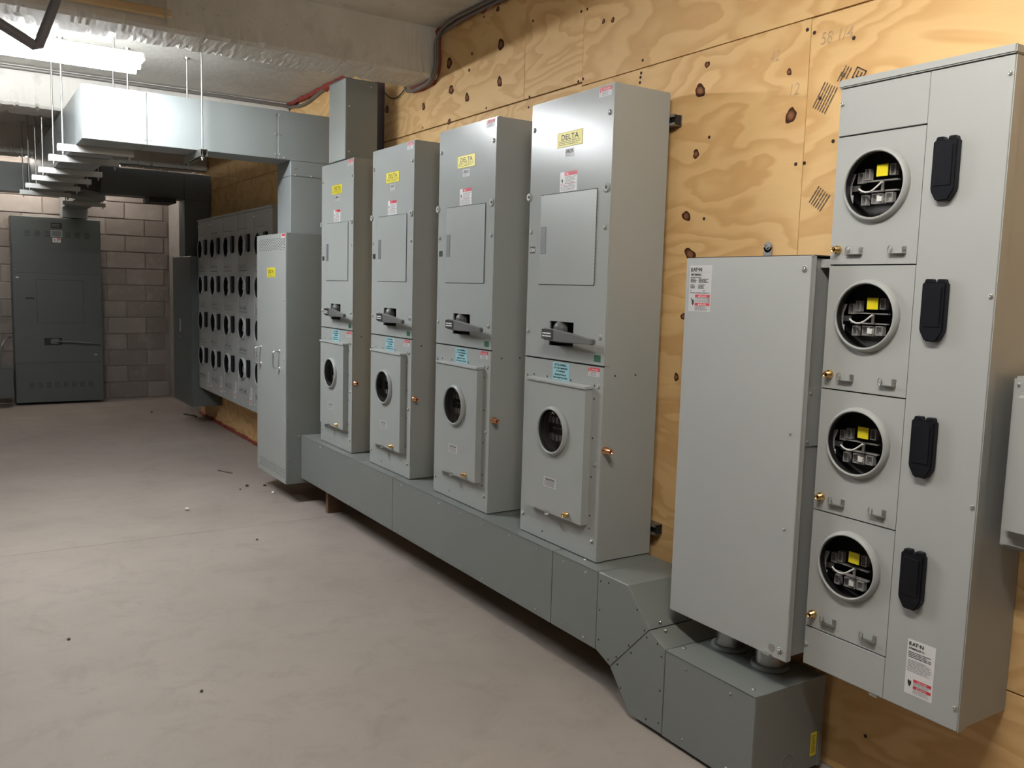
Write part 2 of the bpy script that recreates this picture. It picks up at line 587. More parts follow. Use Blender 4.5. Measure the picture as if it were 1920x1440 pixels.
class Sticker:
    """flat printed label; u runs to the viewer's right, v up, origin at its lower left corner.
    face '-x': on a surface facing the room, face '-y': on a surface facing the camera end"""
    def __init__(self, plane, u0, v0, w, h, base, face='-x', thick=0.0006):
        self.mb = MB()
        self.mats = []
        self.face, self.plane, self.u0, self.v0, self.w, self.h, self.t = face, plane, u0, v0, w, h, thick
        P = self.pt
        q = [P(0, 0, 1), P(w, 0, 1), P(w, h, 1), P(0, h, 1)]
        b = [P(0, 0, 0), P(w, 0, 0), P(w, h, 0), P(0, h, 0)]
        mi = self.m(base)
        self.mb.poly(q, mi)
        for i in range(4):
            j = (i+1) % 4
            self.mb.poly((b[i], b[j], q[j], q[i]), mi)
    def m(self, n):
        if n not in self.mats:
            self.mats.append(n)
        return self.mats.index(n)
    def pt(self, u, v, layer):
        d = self.t*(1 if layer >= 1 else 0) + max(0, layer-1)*0.0003
        if self.face == '-x':
            return (self.plane-d, self.u0-u, self.v0+v)
        return (self.u0+u, self.plane-d, self.v0+v)
    def rect(self, u, v, w, h, mat, layer=2):
        P = self.pt
        self.mb.poly([P(u, v, layer), P(u+w, v, layer), P(u+w, v+h, layer), P(u, v+h, layer)], self.m(mat))
        return self
    def poly(self, pts, mat, layer=3):
        self.mb.poly([self.pt(u, v, layer) for u, v in pts], self.m(mat))
        return self
    def text(self, s, u, v, size, mat='ink', layer=3, sx=1.0, bold=0.0, align='LEFT', shear=0.0):
        me = text_me(s, size, 1, bold, align)
        self.mb.text(me, lambda a, b: self.pt(u+a*sx+b*shear, v+b, layer), self.m(mat))
        return self
    def lines(self, u, v, w, n, pitch, h, mat='ink_grey', layer=3, ragged=0.25):
        rg = random.Random(int((u+v)*1e5)+n)
        for i in range(n):
            x = u
            end = u+w*(1-rg.random()*ragged)
            while x < end-0.001:
                L = min(end-x, rg.uniform(0.12, 0.4)*w)
                self.rect(x, v-i*pitch, L, h, mat, layer)
                x += L+0.025*w
        return self
    def build(self, name, parent):
        return self.mb.build(name, self.mats, parent)

# shared small hardware ------------------------------------------------
def screw_mesh(r, washer, h=0.004):
    mb = MB()
    if washer:
        mb.lathe((0, 0, 0), (-1, 0, 0), [(0, r*1.75), (h*0.45, r*1.7), (h*0.6, r*1.3)], 14, 1)
    mb.lathe((0, 0, 0), (-1, 0, 0), [(0, r), (h, r), (h*1.5, r*0.8), (h*1.7, r*0.35), (h*1.2, r*0.3)], 10, 0, False, True)
    return mb.mesh('screw', ['chrome', 'paint_pack'])
SCREW_W = screw_mesh(0.0062, True)
SCREW = screw_mesh(0.0052, False)
SCREW_S = screw_mesh(0.0038, False, 0.003)
SCREW_D = MB().lathe((0, 0, 0), (-1, 0, 0), [(0, 0.0042), (0.002, 0.004), (0.003, 0.002)], 8, 0, False, True).mesh('screw', 'zinc_dark')
HOLE = MB().lathe((0, 0, 0), (-1, 0, 0), [(0, 0.004), (0.0006, 0.0038)], 10, 0, False, True).mesh('punched_hole', 'gap')

def put(name, me, loc, parent, rz=0.0):
    o = obj(name, me, parent)
    o.location = loc
    if rz:
        o.rotation_euler = (0, 0, rz)
    return o
FACE_Y = math.pi/2     # rotates hardware that faces -x so that it faces -y

def plug_mesh(mat, r=0.0105, L=0.022):
    mb = MB()
    mb.lathe((0, 0, 0), (-1, 0, 0), [(0, r*1.15), (L*0.35, r*1.15), (L*0.4, r*0.85), (L, r*0.85), (L, r*0.6), (L*0.4, r*0.55)], 16, 0)
    mb.lathe((0, 0, 0), (-1, 0, 0), [(L*0.45, r*0.56), (L*0.5, r*0.1)], 16, 1, False, True)
    return mb.mesh('lock_plug', [mat, 'black'])
PLUG_BRASS = plug_mesh('brass')
PLUG_COPPER = plug_mesh('copper', 0.0125, 0.042)

# ================================================================== THE SETTING
CEIL = 2.93
FAR_Y = 11.78
fl = MB()
fl.box(-6.5, 0.3, -3.2, 5.255, -0.12, 0.0)
fl.box(-6.5, 0.3, 5.258, 12.2, -0.12, 0.0)
fl.box(-6.5, 0.3, -3.2, 12.2, -0.2, -0.121)
struct(fl.build('floor', 'floor'))

# the slab above, pocked where anchors and forms came out
struct(MB().box(-6.5, 0.3, -3.2, 12.2, CEIL, CEIL+0.2).build('ceiling', 'ceiling'))

def beam(y0, y1, z0):
    """cast beam with slightly broken arrises"""
    me = bpy.data.meshes.new('ceiling_beam')
    bm = bmesh.new()
    rg = random.Random(int(y0*100))
    nx = 420
    prof = [(y0, CEIL+0.01), (y0, z0+0.09), (y0, z0+0.018), (y0+0.015, z0), (y0+0.13, z0), (y1-0.13, z0), (y1-0.015, z0), (y1, z0+0.018), (y1, z0+0.09), (y1, CEIL+0.01)]
    rows = []
    for i in range(nx+1):
        x = -6.45+(6.44)*i/nx
        chip = rg.random()**9*0.016
        chip2 = rg.random()**9*0.018
        row = []
        for k, (y, z) in enumerate(prof):
            jy, jz = rg.uniform(-.0012, .0012), rg.uniform(-.0010, .0010)
            if k in (2, 3):
                jy += chip*0.6
                jz += chip
            if k in (6, 7):
                jy -= chip2*0.6
                jz += chip2
            row.append(bm.verts.new((x, y+jy, z+jz)))
        rows.append(row)
    for i in range(nx):
        for k in range(len(prof)-1):
            bm.faces.new((rows[i][k], rows[i+1][k], rows[i+1][k+1], rows[i][k+1]))
    bm.faces.new(rows[-1])
    bm.faces.new(rows[0][::-1])
    bmesh.ops.recalc_face_normals(bm, faces=bm.faces)
    bm.to_mesh(me)
    bm.free()
    me.materials.append(M['beam'])
    return struct(obj('ceiling_beam', me))
beam(4.45, 4.76, 2.66)
beam(7.0, 7.37, 2.66)
beam(9.66, 10.0, 2.66)

# walls
struct(MB().box(-6.7, -6.5, -3.2, 12.2, -0.2, CEIL+0.2).build('wall_left', 'sidewall'))
struct(MB().box(-6.7, 0.4, -3.4, -3.2, -0.2, CEIL+0.2).build('wall_front', 'sidewall'))
wall_r = struct(MB().box(0.02, 0.3, -3.2, 12.2, -0.2, CEIL+0.2).build('wall_right', 'sidewall'))
wall_b = struct(MB().box(-6.5, 0.3, FAR_Y+0.012, 12.2, -0.2, CEIL+0.2).build('wall_back', 'mortar'))

# masonry blocks of the back wall (each one a piece)
BL, BH, JT = 0.45, 0.203, 0.011
blk = MB().box(-BL/2+JT/2, BL/2-JT/2, 0, 0.08, JT/2, BH-JT/2).mesh('block', 'block', 0.004, 1)
half = {}
for row in range(14):
    z = row*BH
    off = -0.05 if row % 2 else -0.27
    x = off
    if off < -0.06:
        w = -off
        if w not in half:
            half[w] = MB().box(-w+JT/2, 0-0.002, 0, 0.08, JT/2, BH-JT/2).mesh('block', 'block', 0.004, 1)
        put('block', half[w], (0, FAR_Y, z), wall_b)
    for k in range(7):
        put('block', blk, (x-BL*(k+0.5), FAR_Y+random.uniform(-0.003, 0.003), z), wall_b)

# plywood sheets on the right wall
def sheet(y0, y1, z0, z1):
    g = 0.0008
    dx = random.uniform(0, 0.0015)
    return MB().box(-0.0+dx, 0.019, y0+g, y1-g, z0+g, z1-g).build('plywood_sheet', 'ply', wall_r, 0.001, 1)
s_near_up = sheet(-0.53, 1.912, 0.475, 2.386)
s_near_lo = sheet(-0.53, 1.912, 0.0, 0.472)
s_near_top = sheet(-0.53, 3.118, 2.389, 2.92)
s_a = sheet(1.912, 3.118, 0.0, 2.387)
s_b = sheet(3.118, 4.34, 0.0, 2.40)
sheet(4.34, 5.18, 0.0, 2.40)
s_top_b = sheet(3.118, 3.578, 2.405, 2.92)
s_top_c = sheet(3.578, 5.18, 2.405, 2.92)
sheet(5.34, 6.56, 0.0, 2.44)
sheet(6.56, 7.78, 0.02, 2.44)
sheet(7.78, 9.0, 0.02, 2.44)
sheet(9.0, 10.1, 0.02, 2.44)
sheet(5.34, 7.24, 2.443, 2.90)
sheet(7.24, 10.1, 2.443, 2.90)
sheet(-3.2, -0.53, 0.0, 2.44)
sheet(-3.2, -0.53, 2.443, 2.92)

# knots, nail holes, pencil figures and mill stamps on the sheets
def blob(r, asp, seed, jag=0.10):
    rg = random.Random(seed)
    pts = []
    NP = 26
    ph = [rg.uniform(0, 6.28) for _ in range(4)]
    for i in range(NP):
        a = 2*math.pi*i/NP
        q = 1+jag*(math.sin(2*a+ph[0])+0.8*math.sin(3*a+ph[1])+0.5*math.sin(5*a+ph[2]))+rg.uniform(-0.03, 0.03)
        pts.append((math.cos(a)*q, math.sin(a)*q))
    mb = MB()
    mb.poly([(-0.4, y, z) for y, z in pts])
    for i in range(NP):
        j = (i+1) % NP
        mb.poly([(-0.4, *pts[i]), (-0.4, *pts[j]), (0.0, *(1.08*c for c in pts[j])), (0.0, *(1.08*c for c in pts[i]))])
    return mb.mesh('knot', 'knot')
KM = [blob(1, 1, s) for s in range(6)]
def on_sheet(y, z):
    if z > (2.389 if y < 3.118 else 2.405):
        return s_near_top if y < 3.118 else (s_top_b if y < 3.578 else s_top_c)
    if y < 1.912:
        return s_near_up if z > 0.475 else s_near_lo
    return s_a if y < 3.118 else s_b
for i, (ky, kz, kr) in enumerate(KNOTS):
    o = put('knot', KM[i % 6], (-0.0002, ky, kz), on_sheet(ky, kz))
    o.scale = (0.0016, kr*random.uniform(0.55, 0.75), kr*random.uniform(0.55, 0.75))
    o.rotation_euler = (random.uniform(0, 6), 0, 0)
    if kr > 0.03 and i < 9:
        o.scale = (0.0016, kr*0.82, kr*0.58)
        o.rotation_euler = (0.5, 0, 0)
NAIL = MB().lathe((0, 0, 0), (-1, 0, 0), [(0, 0.0062), (0.001, 0.006)], 9, 0, False, True).mesh('nail_hole', 'hole')
for y, z in [(3.969, 2.88), (3.516, 2.754), (3.14, 2.705), (3.098, 2.705), (3.11, 2.417), (3.144, 2.412), (2.722, 2.418), (2.728, 2.37),
             (2.731, 2.354), (2.733, 2.334), (3.527, 2.41), (3.532, 2.363), (3.925, 2.42), (4.64, 2.42), (2.336, 2.071), (1.939, 1.934),
             (2.341, 1.779), (1.905, 1.934), (1.926, 2.354), (1.898, 2.339), (1.534, 0.157), (1.75, 2.29), (1.86, 2.13), (1.80, 1.99)]:
    put('nail_hole', NAIL, (0.0, y, z), on_sheet(y, z))
def scribble(s, y, z, size, parent, tilt=0.12):
    mb = MB()
    me = text_me(s, size, 1, -size*0.012)
    mb.text(me, lambda a, b: (-0.0006, y-a*0.85-b*0.15, z+b+a*tilt), 0)
    mb.build('pencil_mark', 'pencil', parent)
scribble('58 1/4', 1.875, 2.295, 0.055, s_near_up, -0.02)
scribble('42', 2.075, 2.278, 0.052, s_a, 0.05)
scribble('12', 1.99, 2.155, 0.055, s_a, 0.05)
def stamp(y, z, n, L, ang, parent):
    mb = MB()
    rg = random.Random(n)
    for i in range(n):
        t = 0.0
        while t < L:
            d = rg.uniform(0.012, 0.035)
            def P(a, b):
                return (-0.0006, y-(a*math.cos(ang)-b*math.sin(ang)), z+a*math.sin(ang)+b*math.cos(ang))
            b0 = i*0.0105
            mb.poly([P(t, b0), P(min(L, t+d), b0), P(min(L, t+d), b0+0.0036), P(t, b0+0.0036)])
            t += d+0.002
    return mb.build('mill_stamp', 'stamp', parent)
stamp(1.838, 2.078, 6, 0.085, 1.05, s_near_up)
stamp(1.788, 2.165, 2, 0.030, 1.05, s_near_up)
stamp(1.767, 2.172, 3, 0.035, 1.05, s_near_up)
stamp(1.832, 1.775, 6, 0.06, 0.95, s_near_up)
mb = MB()
def ringrect(mb, y, z, w, h, ang, t):
    c, s = math.cos(ang), math.sin(ang)
    def P(a, b):
        return (-0.0006, y-(a*c-b*s), z+a*s+b*c)
    for a0, a1, b0, b1 in ((-w, w, h-t, h), (-w, w, -h, -h+t), (-w, -w+t, -h, h), (w-t, w, -h, h), (-w*0.6, w*0.5, h*0.25, h*0.45), (-w*0.6, w*0.5, -h*0.45, -h*0.2), (-w*0.6, -w*0.35, -h*0.4, h*0.4)):
        mb.poly([P(a0, b0), P(a1, b0), P(a1, b1), P(a0, b1)])
ringrect(mb, 1.722, 2.178, 0.018, 0.020, 1.05, 0.004)
mb.build('mill_stamp', 'stamp', s_near_up)

# red firestop sealant where the wall meets the slab, the beam and the floor
def sealant(pts, r, name='trim_1', seed=1):
    rg = random.Random(seed)
    P = []
    R = []
    for i in range(len(pts)-1):
        a, b = Vector(pts[i]), Vector(pts[i+1])
        n = max(2, int((b-a).length/0.035))
        for k in range(n):
            p = a.lerp(b, k/n)
            P.append((p.x+rg.uniform(-.004, .004), p.y, p.z+rg.uniform(-.008, .008)))
            R.append(r*rg.uniform(0.65, 1.35))
    P.append(pts[-1])
    R.append(r)
    return struct(MB().tube(P, R, 8).build(name, 'firestop'))
sealant([(-0.004, 4.84, CEIL-0.012), (-0.004, 7.2, CEIL-0.004)], 0.024, 'trim_1', 2)
sealant([(-0.002, -0.5, CEIL), (-0.002, 4.43, CEIL-0.002), (-0.004, 4.445, CEIL-0.02), (-0.004, 4.45, 2.70), (-0.004, 4.50, 2.66), (-0.004, 4.76, 2.655)], 0.020, 'trim_2', 3)
sealant([(-0.003, 5.35, 0.008), (-0.003, 10.1, 0.008)], 0.018, 'trim_3', 4)
struct(MB().box(0.004, 0.02, 5.18, 5.34, 0.0, 2.92).build('trim_4', 'firestop_dark', None))

# ================================================================== METER STACKS
def ring_profile(ro, ri, base, front, back):
    """offsets measured towards the room from x = 0"""
    return [(base, ro), (base+0.006, ro), (base+(front-base)*0.55, ro*0.985), (front-0.003, ro*0.945), (front, ro*0.905), (front-0.001, ri*1.03), (front-0.005, ri*1.005), (front-0.007, ri*1.03), (base+0.002, ri*1.06)]

PACK_W = 0.475
COVERS = [(1.597, 1.947), (1.246, 1.593), (0.890, 1.242), (0.537, 0.886)]
def make_pack(label, y0):
    t = thing('meter_stack', label, 'meter stack', (0, y0, 0))
    XF = -0.232
    MB().shell(-0.224, -0.001, 0.002, PACK_W-0.002, 0.420, 2.080).build('enclosure', 'paint_pack', t)
    # flanged frame that shows as a seam on the side
    mb = MB()
    mb.box(-0.229, -0.196, -0.0015, 0.002, 0.419, 2.079)
    mb.box(-0.229, -0.196, PACK_W-0.002, PACK_W+0.0015, 0.419, 2.079)
    mb.box(-0.229, -0.196, -0.0015, PACK_W+0.0015, 0.417, 0.420)
    mb.build('side_flange', 'paint_pack', t)
    mb = MB()
    mb.box(-0.240, 0.0, -0.004, PACK_W+0.004, 2.081, 2.102)
    mb.build('top_cap', 'paint_pack', t, 0.003)
    MB().box(XF, -0.224, 0.001, 0.2097, 0.419, 2.079).build('breaker_cover', 'paint_pack', t, 0.0012, 1)
    MB().box(XF, -0.224, 0.2107, PACK_W-0.001, 1.951, 2.079).build('top_cover', 'paint_pack', t, 0.0012, 1)
    MB().box(XF, -0.224, 0.2107, PACK_W-0.001, 0.419, 0.533).build('bottom_cover', 'paint_pack', t, 0.0012, 1)
    # dark strips with the shade of the open seams in their colour
    MB().box(-0.222, -0.216, 0.206, 0.214, 0.42, 2.078).build('seam_shade', 'gap', t)
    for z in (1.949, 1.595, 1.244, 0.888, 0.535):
        MB().box(-0.2235, -0.2175, 0.214, PACK_W-0.004, z-0.006, z+0.006).build('seam_shade', 'gap', t)
    for k, (z0, z1) in enumerate(COVERS):
        cz = 1.808-0.3517*k
        cy = 0.342
        c = MB().hole_plate(XF, -0.224, 0.2107, PACK_W-0.001, z0, z1, cy, cz, 0.0935).build('meter_cover', 'paint_pack', t)
        MB().lathe((0, cy, cz), (-1, 0, 0), ring_profile(0.099, 0.0858, 0.2315, 0.2515, 0.215), 48).build('meter_ring', 'paint_pack', c)
        # black socket behind the ring
        MB().lathe((0, cy, cz), (-1, 0, 0), [(0.2455, 0.0872), (0.2235, 0.0890), (0.2130, 0.127), (0.10, 0.127), (0.10, 0.001)], 32, 0, False, True).build('socket_well', 'black', c)
        def at(du, dv, dep):
            return cy-du+dep*0.69, cz+dv+dep*(cz-1.5)/2.1
        def blockm(u0, u1, v0, v1, dep, th):
            ya, za = at(u0, v0, dep)
            yb, zb = at(u1, v1, dep)
            return (-0.255+dep, -0.255+dep+th, min(ya, yb), max(ya, yb), min(za, zb), max(za, zb))
        jw = random.Random(k)
        for (u0, u1, v0, v1) in ((-.024, -.008, .012, .042), (.052, .070, .020, .050), (-.030, -.013, -.056, -.028), (.002, .038, -.054, -.027), (.044, .066, -.052, -.026), (-.046, -.028, .004, .034)):
            b = blockm(u0, u1, v0, v1, 0.062, 0.016)
            mb = MB()
            tt = 0.0026
            mb.box(b[0], b[1], b[2], b[2]+tt, b[4], b[5])
            mb.box(b[0], b[1], b[3]-tt, b[3], b[4], b[5])
            mb.box(b[0], b[1], b[2]+tt, b[3]-tt, b[4], b[4]+tt)
            mb.box(b[0], b[1], b[2]+tt, b[3]-tt, b[5]-tt, b[5])
            mb.box(b[1]-0.002, b[1], b[2], b[3], b[4], b[5])
            mb.build('jaw_guard', 'jaw', c)
        mb = MB()
        for v in (0.006, -0.022):
            mb.box(*blockm(-.040, .078, v, v+0.0035, 0.066, 0.012))
        mb.build('guard_rail', 'jaw', c)
        MB().box(*blockm(.012, .046, .019, .051, 0.055, 0.002)).build('yellow_tag', 'yellow_tag', c)
        MB().box(*blockm(.018, .024, -.048, -.032, 0.058, 0.004)).box(*blockm(.024, .033, -.048, -.034, 0.057, 0.004)).build('jaw_blade', 'wire_white', c)
        mb = MB()
        ya, za = at(-.060, .032, 0.05)
        yb, zb = at(-.072, -.026, 0.05)
        mb.prism_x([(ya-0.008, za), (ya+0.006, za), (yb+0.004, za-0.03), (yb+0.004, zb), (yb-0.010, zb), (yb-0.010, za-0.028)], -0.205, -0.203)
        mb.build('ground_strap', 'silver_sticker', c)
        MB().box(*blockm(-.072, -.057, -.048, -.026, 0.045, 0.003)).build('paper_tag', 'white', c)
        MB().box(*blockm(-.060, -.036, -.016, -.001, 0.048, 0.004)).build('lug', 'zinc', c)
        MB().box(*blockm(.029, .037, -.022, .008, 0.052, 0.004)).build('terminal', 'zinc', c)
        P = []
        for u, v in ((-.040, -.010), (-.030, -.017), (-.018, -.021), (-.004, -.020), (.008, -.014), (.020, -.005), (.031, .004)):
            y, z = at(u, v, 0.046)
            P.append((-0.209, y, z))
        MB().tube(P, 0.0026, 8).build('jumper_wire', 'wire_white', c)
        # locking hardware
        put('lock_plug', PLUG_BRASS, (XF, 0.449, z0+0.040), c)
        for yy in (0.398, 0.268):
            mb = MB()
            zz = z0+0.032
            mb.box(XF-0.0015, XF, yy-0.027, yy-0.015, zz-0.004, zz+0.014)
            mb.box(XF-0.013, XF, yy-0.027, yy+0.020, zz-0.0055, zz-0.004)
            mb.tube([(XF-0.011, yy+0.020+0.006*math.sin(a)-0.006, zz-0.004+0.020*(1-math.cos(a))/2*1.0) for a in [i*math.pi/5 for i in range(11)]], 0.0014, 6)
            mb.lathe((XF-0.0015, yy-0.0215, zz+0.004), (-1, 0, 0), [(0, 0.0022), (0.002, 0.0018)], 8, 0, False, True)
            mb.build('sealing_clip', 'zinc_dark', c)
        # breaker cover door with two catches
        bz = cz+0.0
        b = MB()
        y1_, y0_ = 0.177, 0.113
        zt, zb, zt2 = bz+0.092, bz-0.030, bz-0.057
        b.prism_x([(y0_, zb), (y0_, zt), (y1_, zt), (y1_, zb), (y1_-0.016, zt2), (y0_+0.016, zt2)], -0.252, XF+0.001)
        br = b.build('breaker_door', 'breaker', t, 0.003)
        MB().box(-0.2545, -0.2522, y0_+0.010, y1_-0.010, bz-0.02, zt-0.012).build('raised_panel', 'breaker', br, 0.001, 1)
        for yc in (y0_+0.016, y1_-0.016):
            MB().prism_x([(yc-0.012, zt-0.001), (yc-0.009, zt+0.009), (yc+0.009, zt+0.009), (yc+0.012, zt-0.001)], -0.250, XF+0.001).build('catch', 'breaker', br, 0.002, 1)
    for (y, z) in ((0.466, 2.037), (0.009, 2.037), (0.009, 1.518), (0.009, 1.0), (0.009, 0.48), (0.466, 0.481)):
        put('screw', SCREW, (XF, y, z), t)
    s = Sticker(XF, 0.149, 0.464, 0.078, 0.148, 'white')
    s.text('E', 0.004, 0.1325, 0.013, sx=1.1, bold=0.0005).text('A', 0.0135, 0.1325, 0.013, bold=0.0005).text('T', 0.0215, 0.1325, 0.013, sx=1.1, bold=0.0005)
    s.rect(0.0305, 0.136, 0.003, 0.003, 'ink').text('N', 0.0345, 0.1325, 0.013, sx=1.1, bold=0.0005)
    s.text('37MM420R12', 0.004, 0.122, 0.0078, 'ink', bold=0.0002)
    s.lines(0.004, 0.114, 0.07, 4, 0.0045, 0.0018, 'ink').lines(0.004, 0.092, 0.07, 8, 0.0042, 0.0014, 'ink_grey')
    s.rect(0.024, 0.036, 0.05, 0.008, 'red').rect(0.024, 0.018, 0.05, 0.008, 'red')
    s.text('DANGER', 0.034, 0.0375, 0.0072, 'white_ink', 4).text('PELIGRO', 0.034, 0.0195, 0.0072, 'white_ink', 4)
    s.lines(0.024, 0.033, 0.05, 3, 0.0038, 0.0014, 'ink_grey').lines(0.024, 0.014, 0.05, 3, 0.0038, 0.0014, 'ink_grey')
    s.poly([(0.010, 0.040), (0.014, 0.036), (0.018, 0.038), (0.019, 0.030), (0.014, 0.020), (0.010, 0.026), (0.008, 0.034)], 'ink')
    s.build('rating_sticker', t)
    mb = MB()
    mb.box(-0.234, -0.205, 0.226, 0.250, 0.412, 0.4185)
    mb.build('bottom_tab', 'zinc', t)
    return t
PK1 = 'grey four-socket meter stack with black breaker doors, nearest the camera'
pack = make_pack(PK1, 1.13)
ORD = ['rightmost, partly hidden behind the tall vented cabinet', 'second from the tall vented cabinet', 'middle one of the bank of five', 'fourth, next to the last at the far end', 'leftmost and farthest of the bank of five']
pack['group'] = 'four-socket meter stacks'
for i in range(5):
    copy_tree(pack, (6.725+i*0.4845)-1.13, 'grey meter stack on the far plywood, ' + ORD[i],
              ('guard_rail', 'lug', 'paper_tag', 'lock_plug', 'seam_shade', 'bottom_tab', 'raised_panel', 'catch'))

# ================================================================== SWITCH CABINETS
CAB_W = 0.525
def build_window(parent, cy, cz, xf, seed):
    """glazed round meter window on a door front at x = xf"""
    MB().lathe((0, cy, cz), (-1, 0, 0), ring_profile(0.099, 0.083, -xf-0.0005, -xf+0.017, -xf-0.02), 48).build('meter_ring', 'paint_gloss', parent)
    MB().lathe((0, cy, cz), (-1, 0, 0), [(-xf+0.0105, 0.0845), (-xf-0.004, 0.0865), (-xf-0.040, 0.12), (-xf-0.085, 0.12), (-xf-0.085, 0.001)], 32, 0, False, True).build('socket_well', 'handle', parent)
    MB().lathe((xf-0.006, cy, cz), (-1, 0, 0), [(0, 0.0842), (0.002, 0.0842), (0.003, 0.06), (0.0035, 0.001)], 40).build('window_glass', 'glass', parent)
    mb = MB()
    for row, zz in ((0, 0.035), (1, -0.035)):
        for k in range(4):
            yy = cy+0.045-k*0.026+0.03
            mb.box(xf+0.035, xf+0.055, yy-0.005, yy+0.005, cz+zz-0.012, cz+zz+0.012)
        mb.box(xf+0.05, xf+0.056, cy-0.05, cy+0.08, cz+zz-0.004, cz+zz+0.002)
    mb.build('jaw_row', 'silver_sticker', parent)
    mb = MB()
    for k in range(6):
        mb.lathe((xf+0.045, cy+0.055-k*0.016, cz+0.002), (-1, 0, 0), [(0, 0.003), (0.003, 0.002)], 8, 0, False, True)
    mb.build('terminal_row', 'white_ink', parent)

def make_cabinet(label, y0, on_tag):
    t = thing('switch_cabinet', label, 'cabinet', (0, y0, 0), 'tall switch cabinets on the trough')
    W = CAB_W
    XF = -0.312
    MB().shell(-0.304, -0.043, 0.0015, W-0.0015, 0.4795, 2.250).build('enclosure', 'paint', t)
    # upper cover with its returned edges and the opening of the switch
    a0, a1, b0, b1 = 0.195, 0.356, 1.283, 1.380
    mb = MB()
    mb.rect_hole_plate(XF, -0.3045, 0.0, W, 1.2285, 2.2475, a0, a1, b0, b1)
    mb.build('upper_cover', 'paint_gloss', t)
    mb = MB()
    mb.box(-0.3045, -0.283, -0.0008, 0.0014, 1.2285, 2.2475)
    mb.box(-0.3045, -0.283, W-0.0014, W+0.0008, 1.2285, 2.2475)
    mb.box(-0.3045, -0.283, 0, W, 2.2478, 2.2512)
    mb.build('cover_flange', 'paint', t)
    MB().hole_plate(XF, -0.3045, 0.0, W, 0.4795, 1.2215, 0.262, 0.948, 0.088).build('lower_cover', 'paint', t)
    for q in (0.0, W):
        MB().box(-0.3045, -0.283, q-0.0011, q+0.0011, 0.479, 1.2215).build('cover_flange', 'paint', t)
    MB().box(-0.306, -0.298, 0.004, W-0.004, 1.215, 1.235).build('seam_shade', 'gap', t)  # dark strip, the shade of the cover split is its colour
    # switch mechanism and its handle
    mb = MB()
    mb.shell(XF+0.0085, XF+0.09, a0-0.004, a1+0.004, b0-0.004, b1+0.004)
    mb.build('switch_recess', 'black', t)
    mb = MB()
    mb.lathe((-0.29, 0.292, 1.352), (-1, 0, 0), [(0, 0.030), (0.018, 0.030), (0.03, 0.024), (0.036, 0.010)], 20, 0, False, True)
    mb.box(-0.322, -0.285, 0.270, 0.314, 1.322, 1.356)
    mb.build('switch_hub', 'mech', t)
    MB().box(-0.27, -0.262, 0.203, 0.235, 1.29, 1.372).build('switch_plate', 'handle', t)
    pl = (-0.352, 0.332, 1.330)
    pr_ = (-0.362, 0.002, 1.317)
    mb = MB()
    rows = []
    for s, hh, tt in ((0.0, .0215, .009), (0.02, .0235, .0115), (0.33, .024, .0115), (0.6, .018, .011), (0.9, .0105, .010), (0.97, .0115, .011), (1.0, .008, .008)):
        c = Vector(pl).lerp(Vector(pr_), s)
        d = -0.004*math.sin(s*3)
        rows.append([(c.x-tt, c.y, c.z+hh*0.8), (c.x-tt*0.5, c.y, c.z+hh), (c.x+tt*0.6, c.y, c.z+hh), (c.x+tt, c.y, c.z+hh*0.6),
                     (c.x+tt, c.y, c.z-hh*0.6), (c.x+tt*0.6, c.y, c.z-hh), (c.x-tt*0.5, c.y, c.z-hh), (c.x-tt, c.y, c.z-hh*0.8)])
    mb.grid(rows, 0, False)
    mb.poly(rows[0][::-1])
    mb.poly(rows[-1])
    h = mb.build('switch_handle', 'mech', t)
    MB().cyl((-0.30, 0.292, 1.335), (-0.345, 0.292, 1.330), 0.016, 14).build('pivot', 'mech', h)
    s = Sticker(-0.3668, 0.331, 1.3115, 0.075, 0.038, 'ink')
    s.lines(0.006, 0.020, 0.06, 1, 0.006, 0.005, 'white_ink', ragged=0.05).lines(0.006, 0.009, 0.06, 1, 0.006, 0.005, 'white_ink', ragged=0.05)
    s.build('handle_plate', h)
    # inspection door with hinge and latch
    MB().box(XF-0.0006, XF, 0.0755, 0.4425, 1.523, 1.883).build('gap_shade', 'gap', t)  # dark outline painting the shade around the door edge
    dr = MB().box(XF-0.0030, XF-0.0004, 0.078, 0.440, 1.5255, 1.8805).build('door', 'paint', t, 0.001, 1)
    mb = MB()
    for k in range(24):
        z = 1.535+k*0.0142
        mb.box(XF-0.0048, XF-0.0028, 0.0745, 0.0785, z, z+0.0105)
    mb.build('hinge', 'paint_pack', dr)
    MB().box(XF-0.0045, XF-0.0026, 0.396, 0.434, 1.648, 1.755).build('latch', 'latch', dr, 0.001, 1)
    # padlock hasps on both sides
    for yy in (0.024, 0.528):
        mb = MB()
        mb.lathe((XF+0.0, yy, 1.880), (-1, 0, 0), [(-0.002, 0.017), (0.0045, 0.017), (0.0045, 0.0055), (-0.002, 0.0055)], 18)
        mb.lathe((XF-0.001, yy, 1.880), (-1, 0, 0), [(0, 0.0054), (0.001, 0.0052)], 10, 1, False, True)
        mb.build('hasp', ['paint', 'gap'], t)
    # glazed meter door with rain lip
    XM = -0.345
    mb = MB()
    mb.hole_plate(XM, XM+0.003, 0.062, 0.450, 0.612, 1.134, 0.262, 0.948, 0.088)
    mb.box(XM+0.003, XF, 0.062, 0.065, 0.612, 1.134)
    mb.box(XM+0.003, XF, 0.447, 0.450, 0.612, 1.134)
    mb.box(XM+0.003, XF, 0.065, 0.447, 0.612, 0.615)
    mb.box(XM+0.003, XF, 0.065, 0.447, 1.131, 1.134)
    md = mb.build('meter_door', 'paint', t)
    MB().box(XM-0.006, XF, 0.058, 0.454, 1.1345, 1.147).build('rain_lip', 'paint_pack', md, 0.002, 1)
    build_window(md, 0.262, 0.948, XM, 1)
    s = Sticker(XM, 0.314, 0.716, 0.085, 0.040, 'silver_sticker')
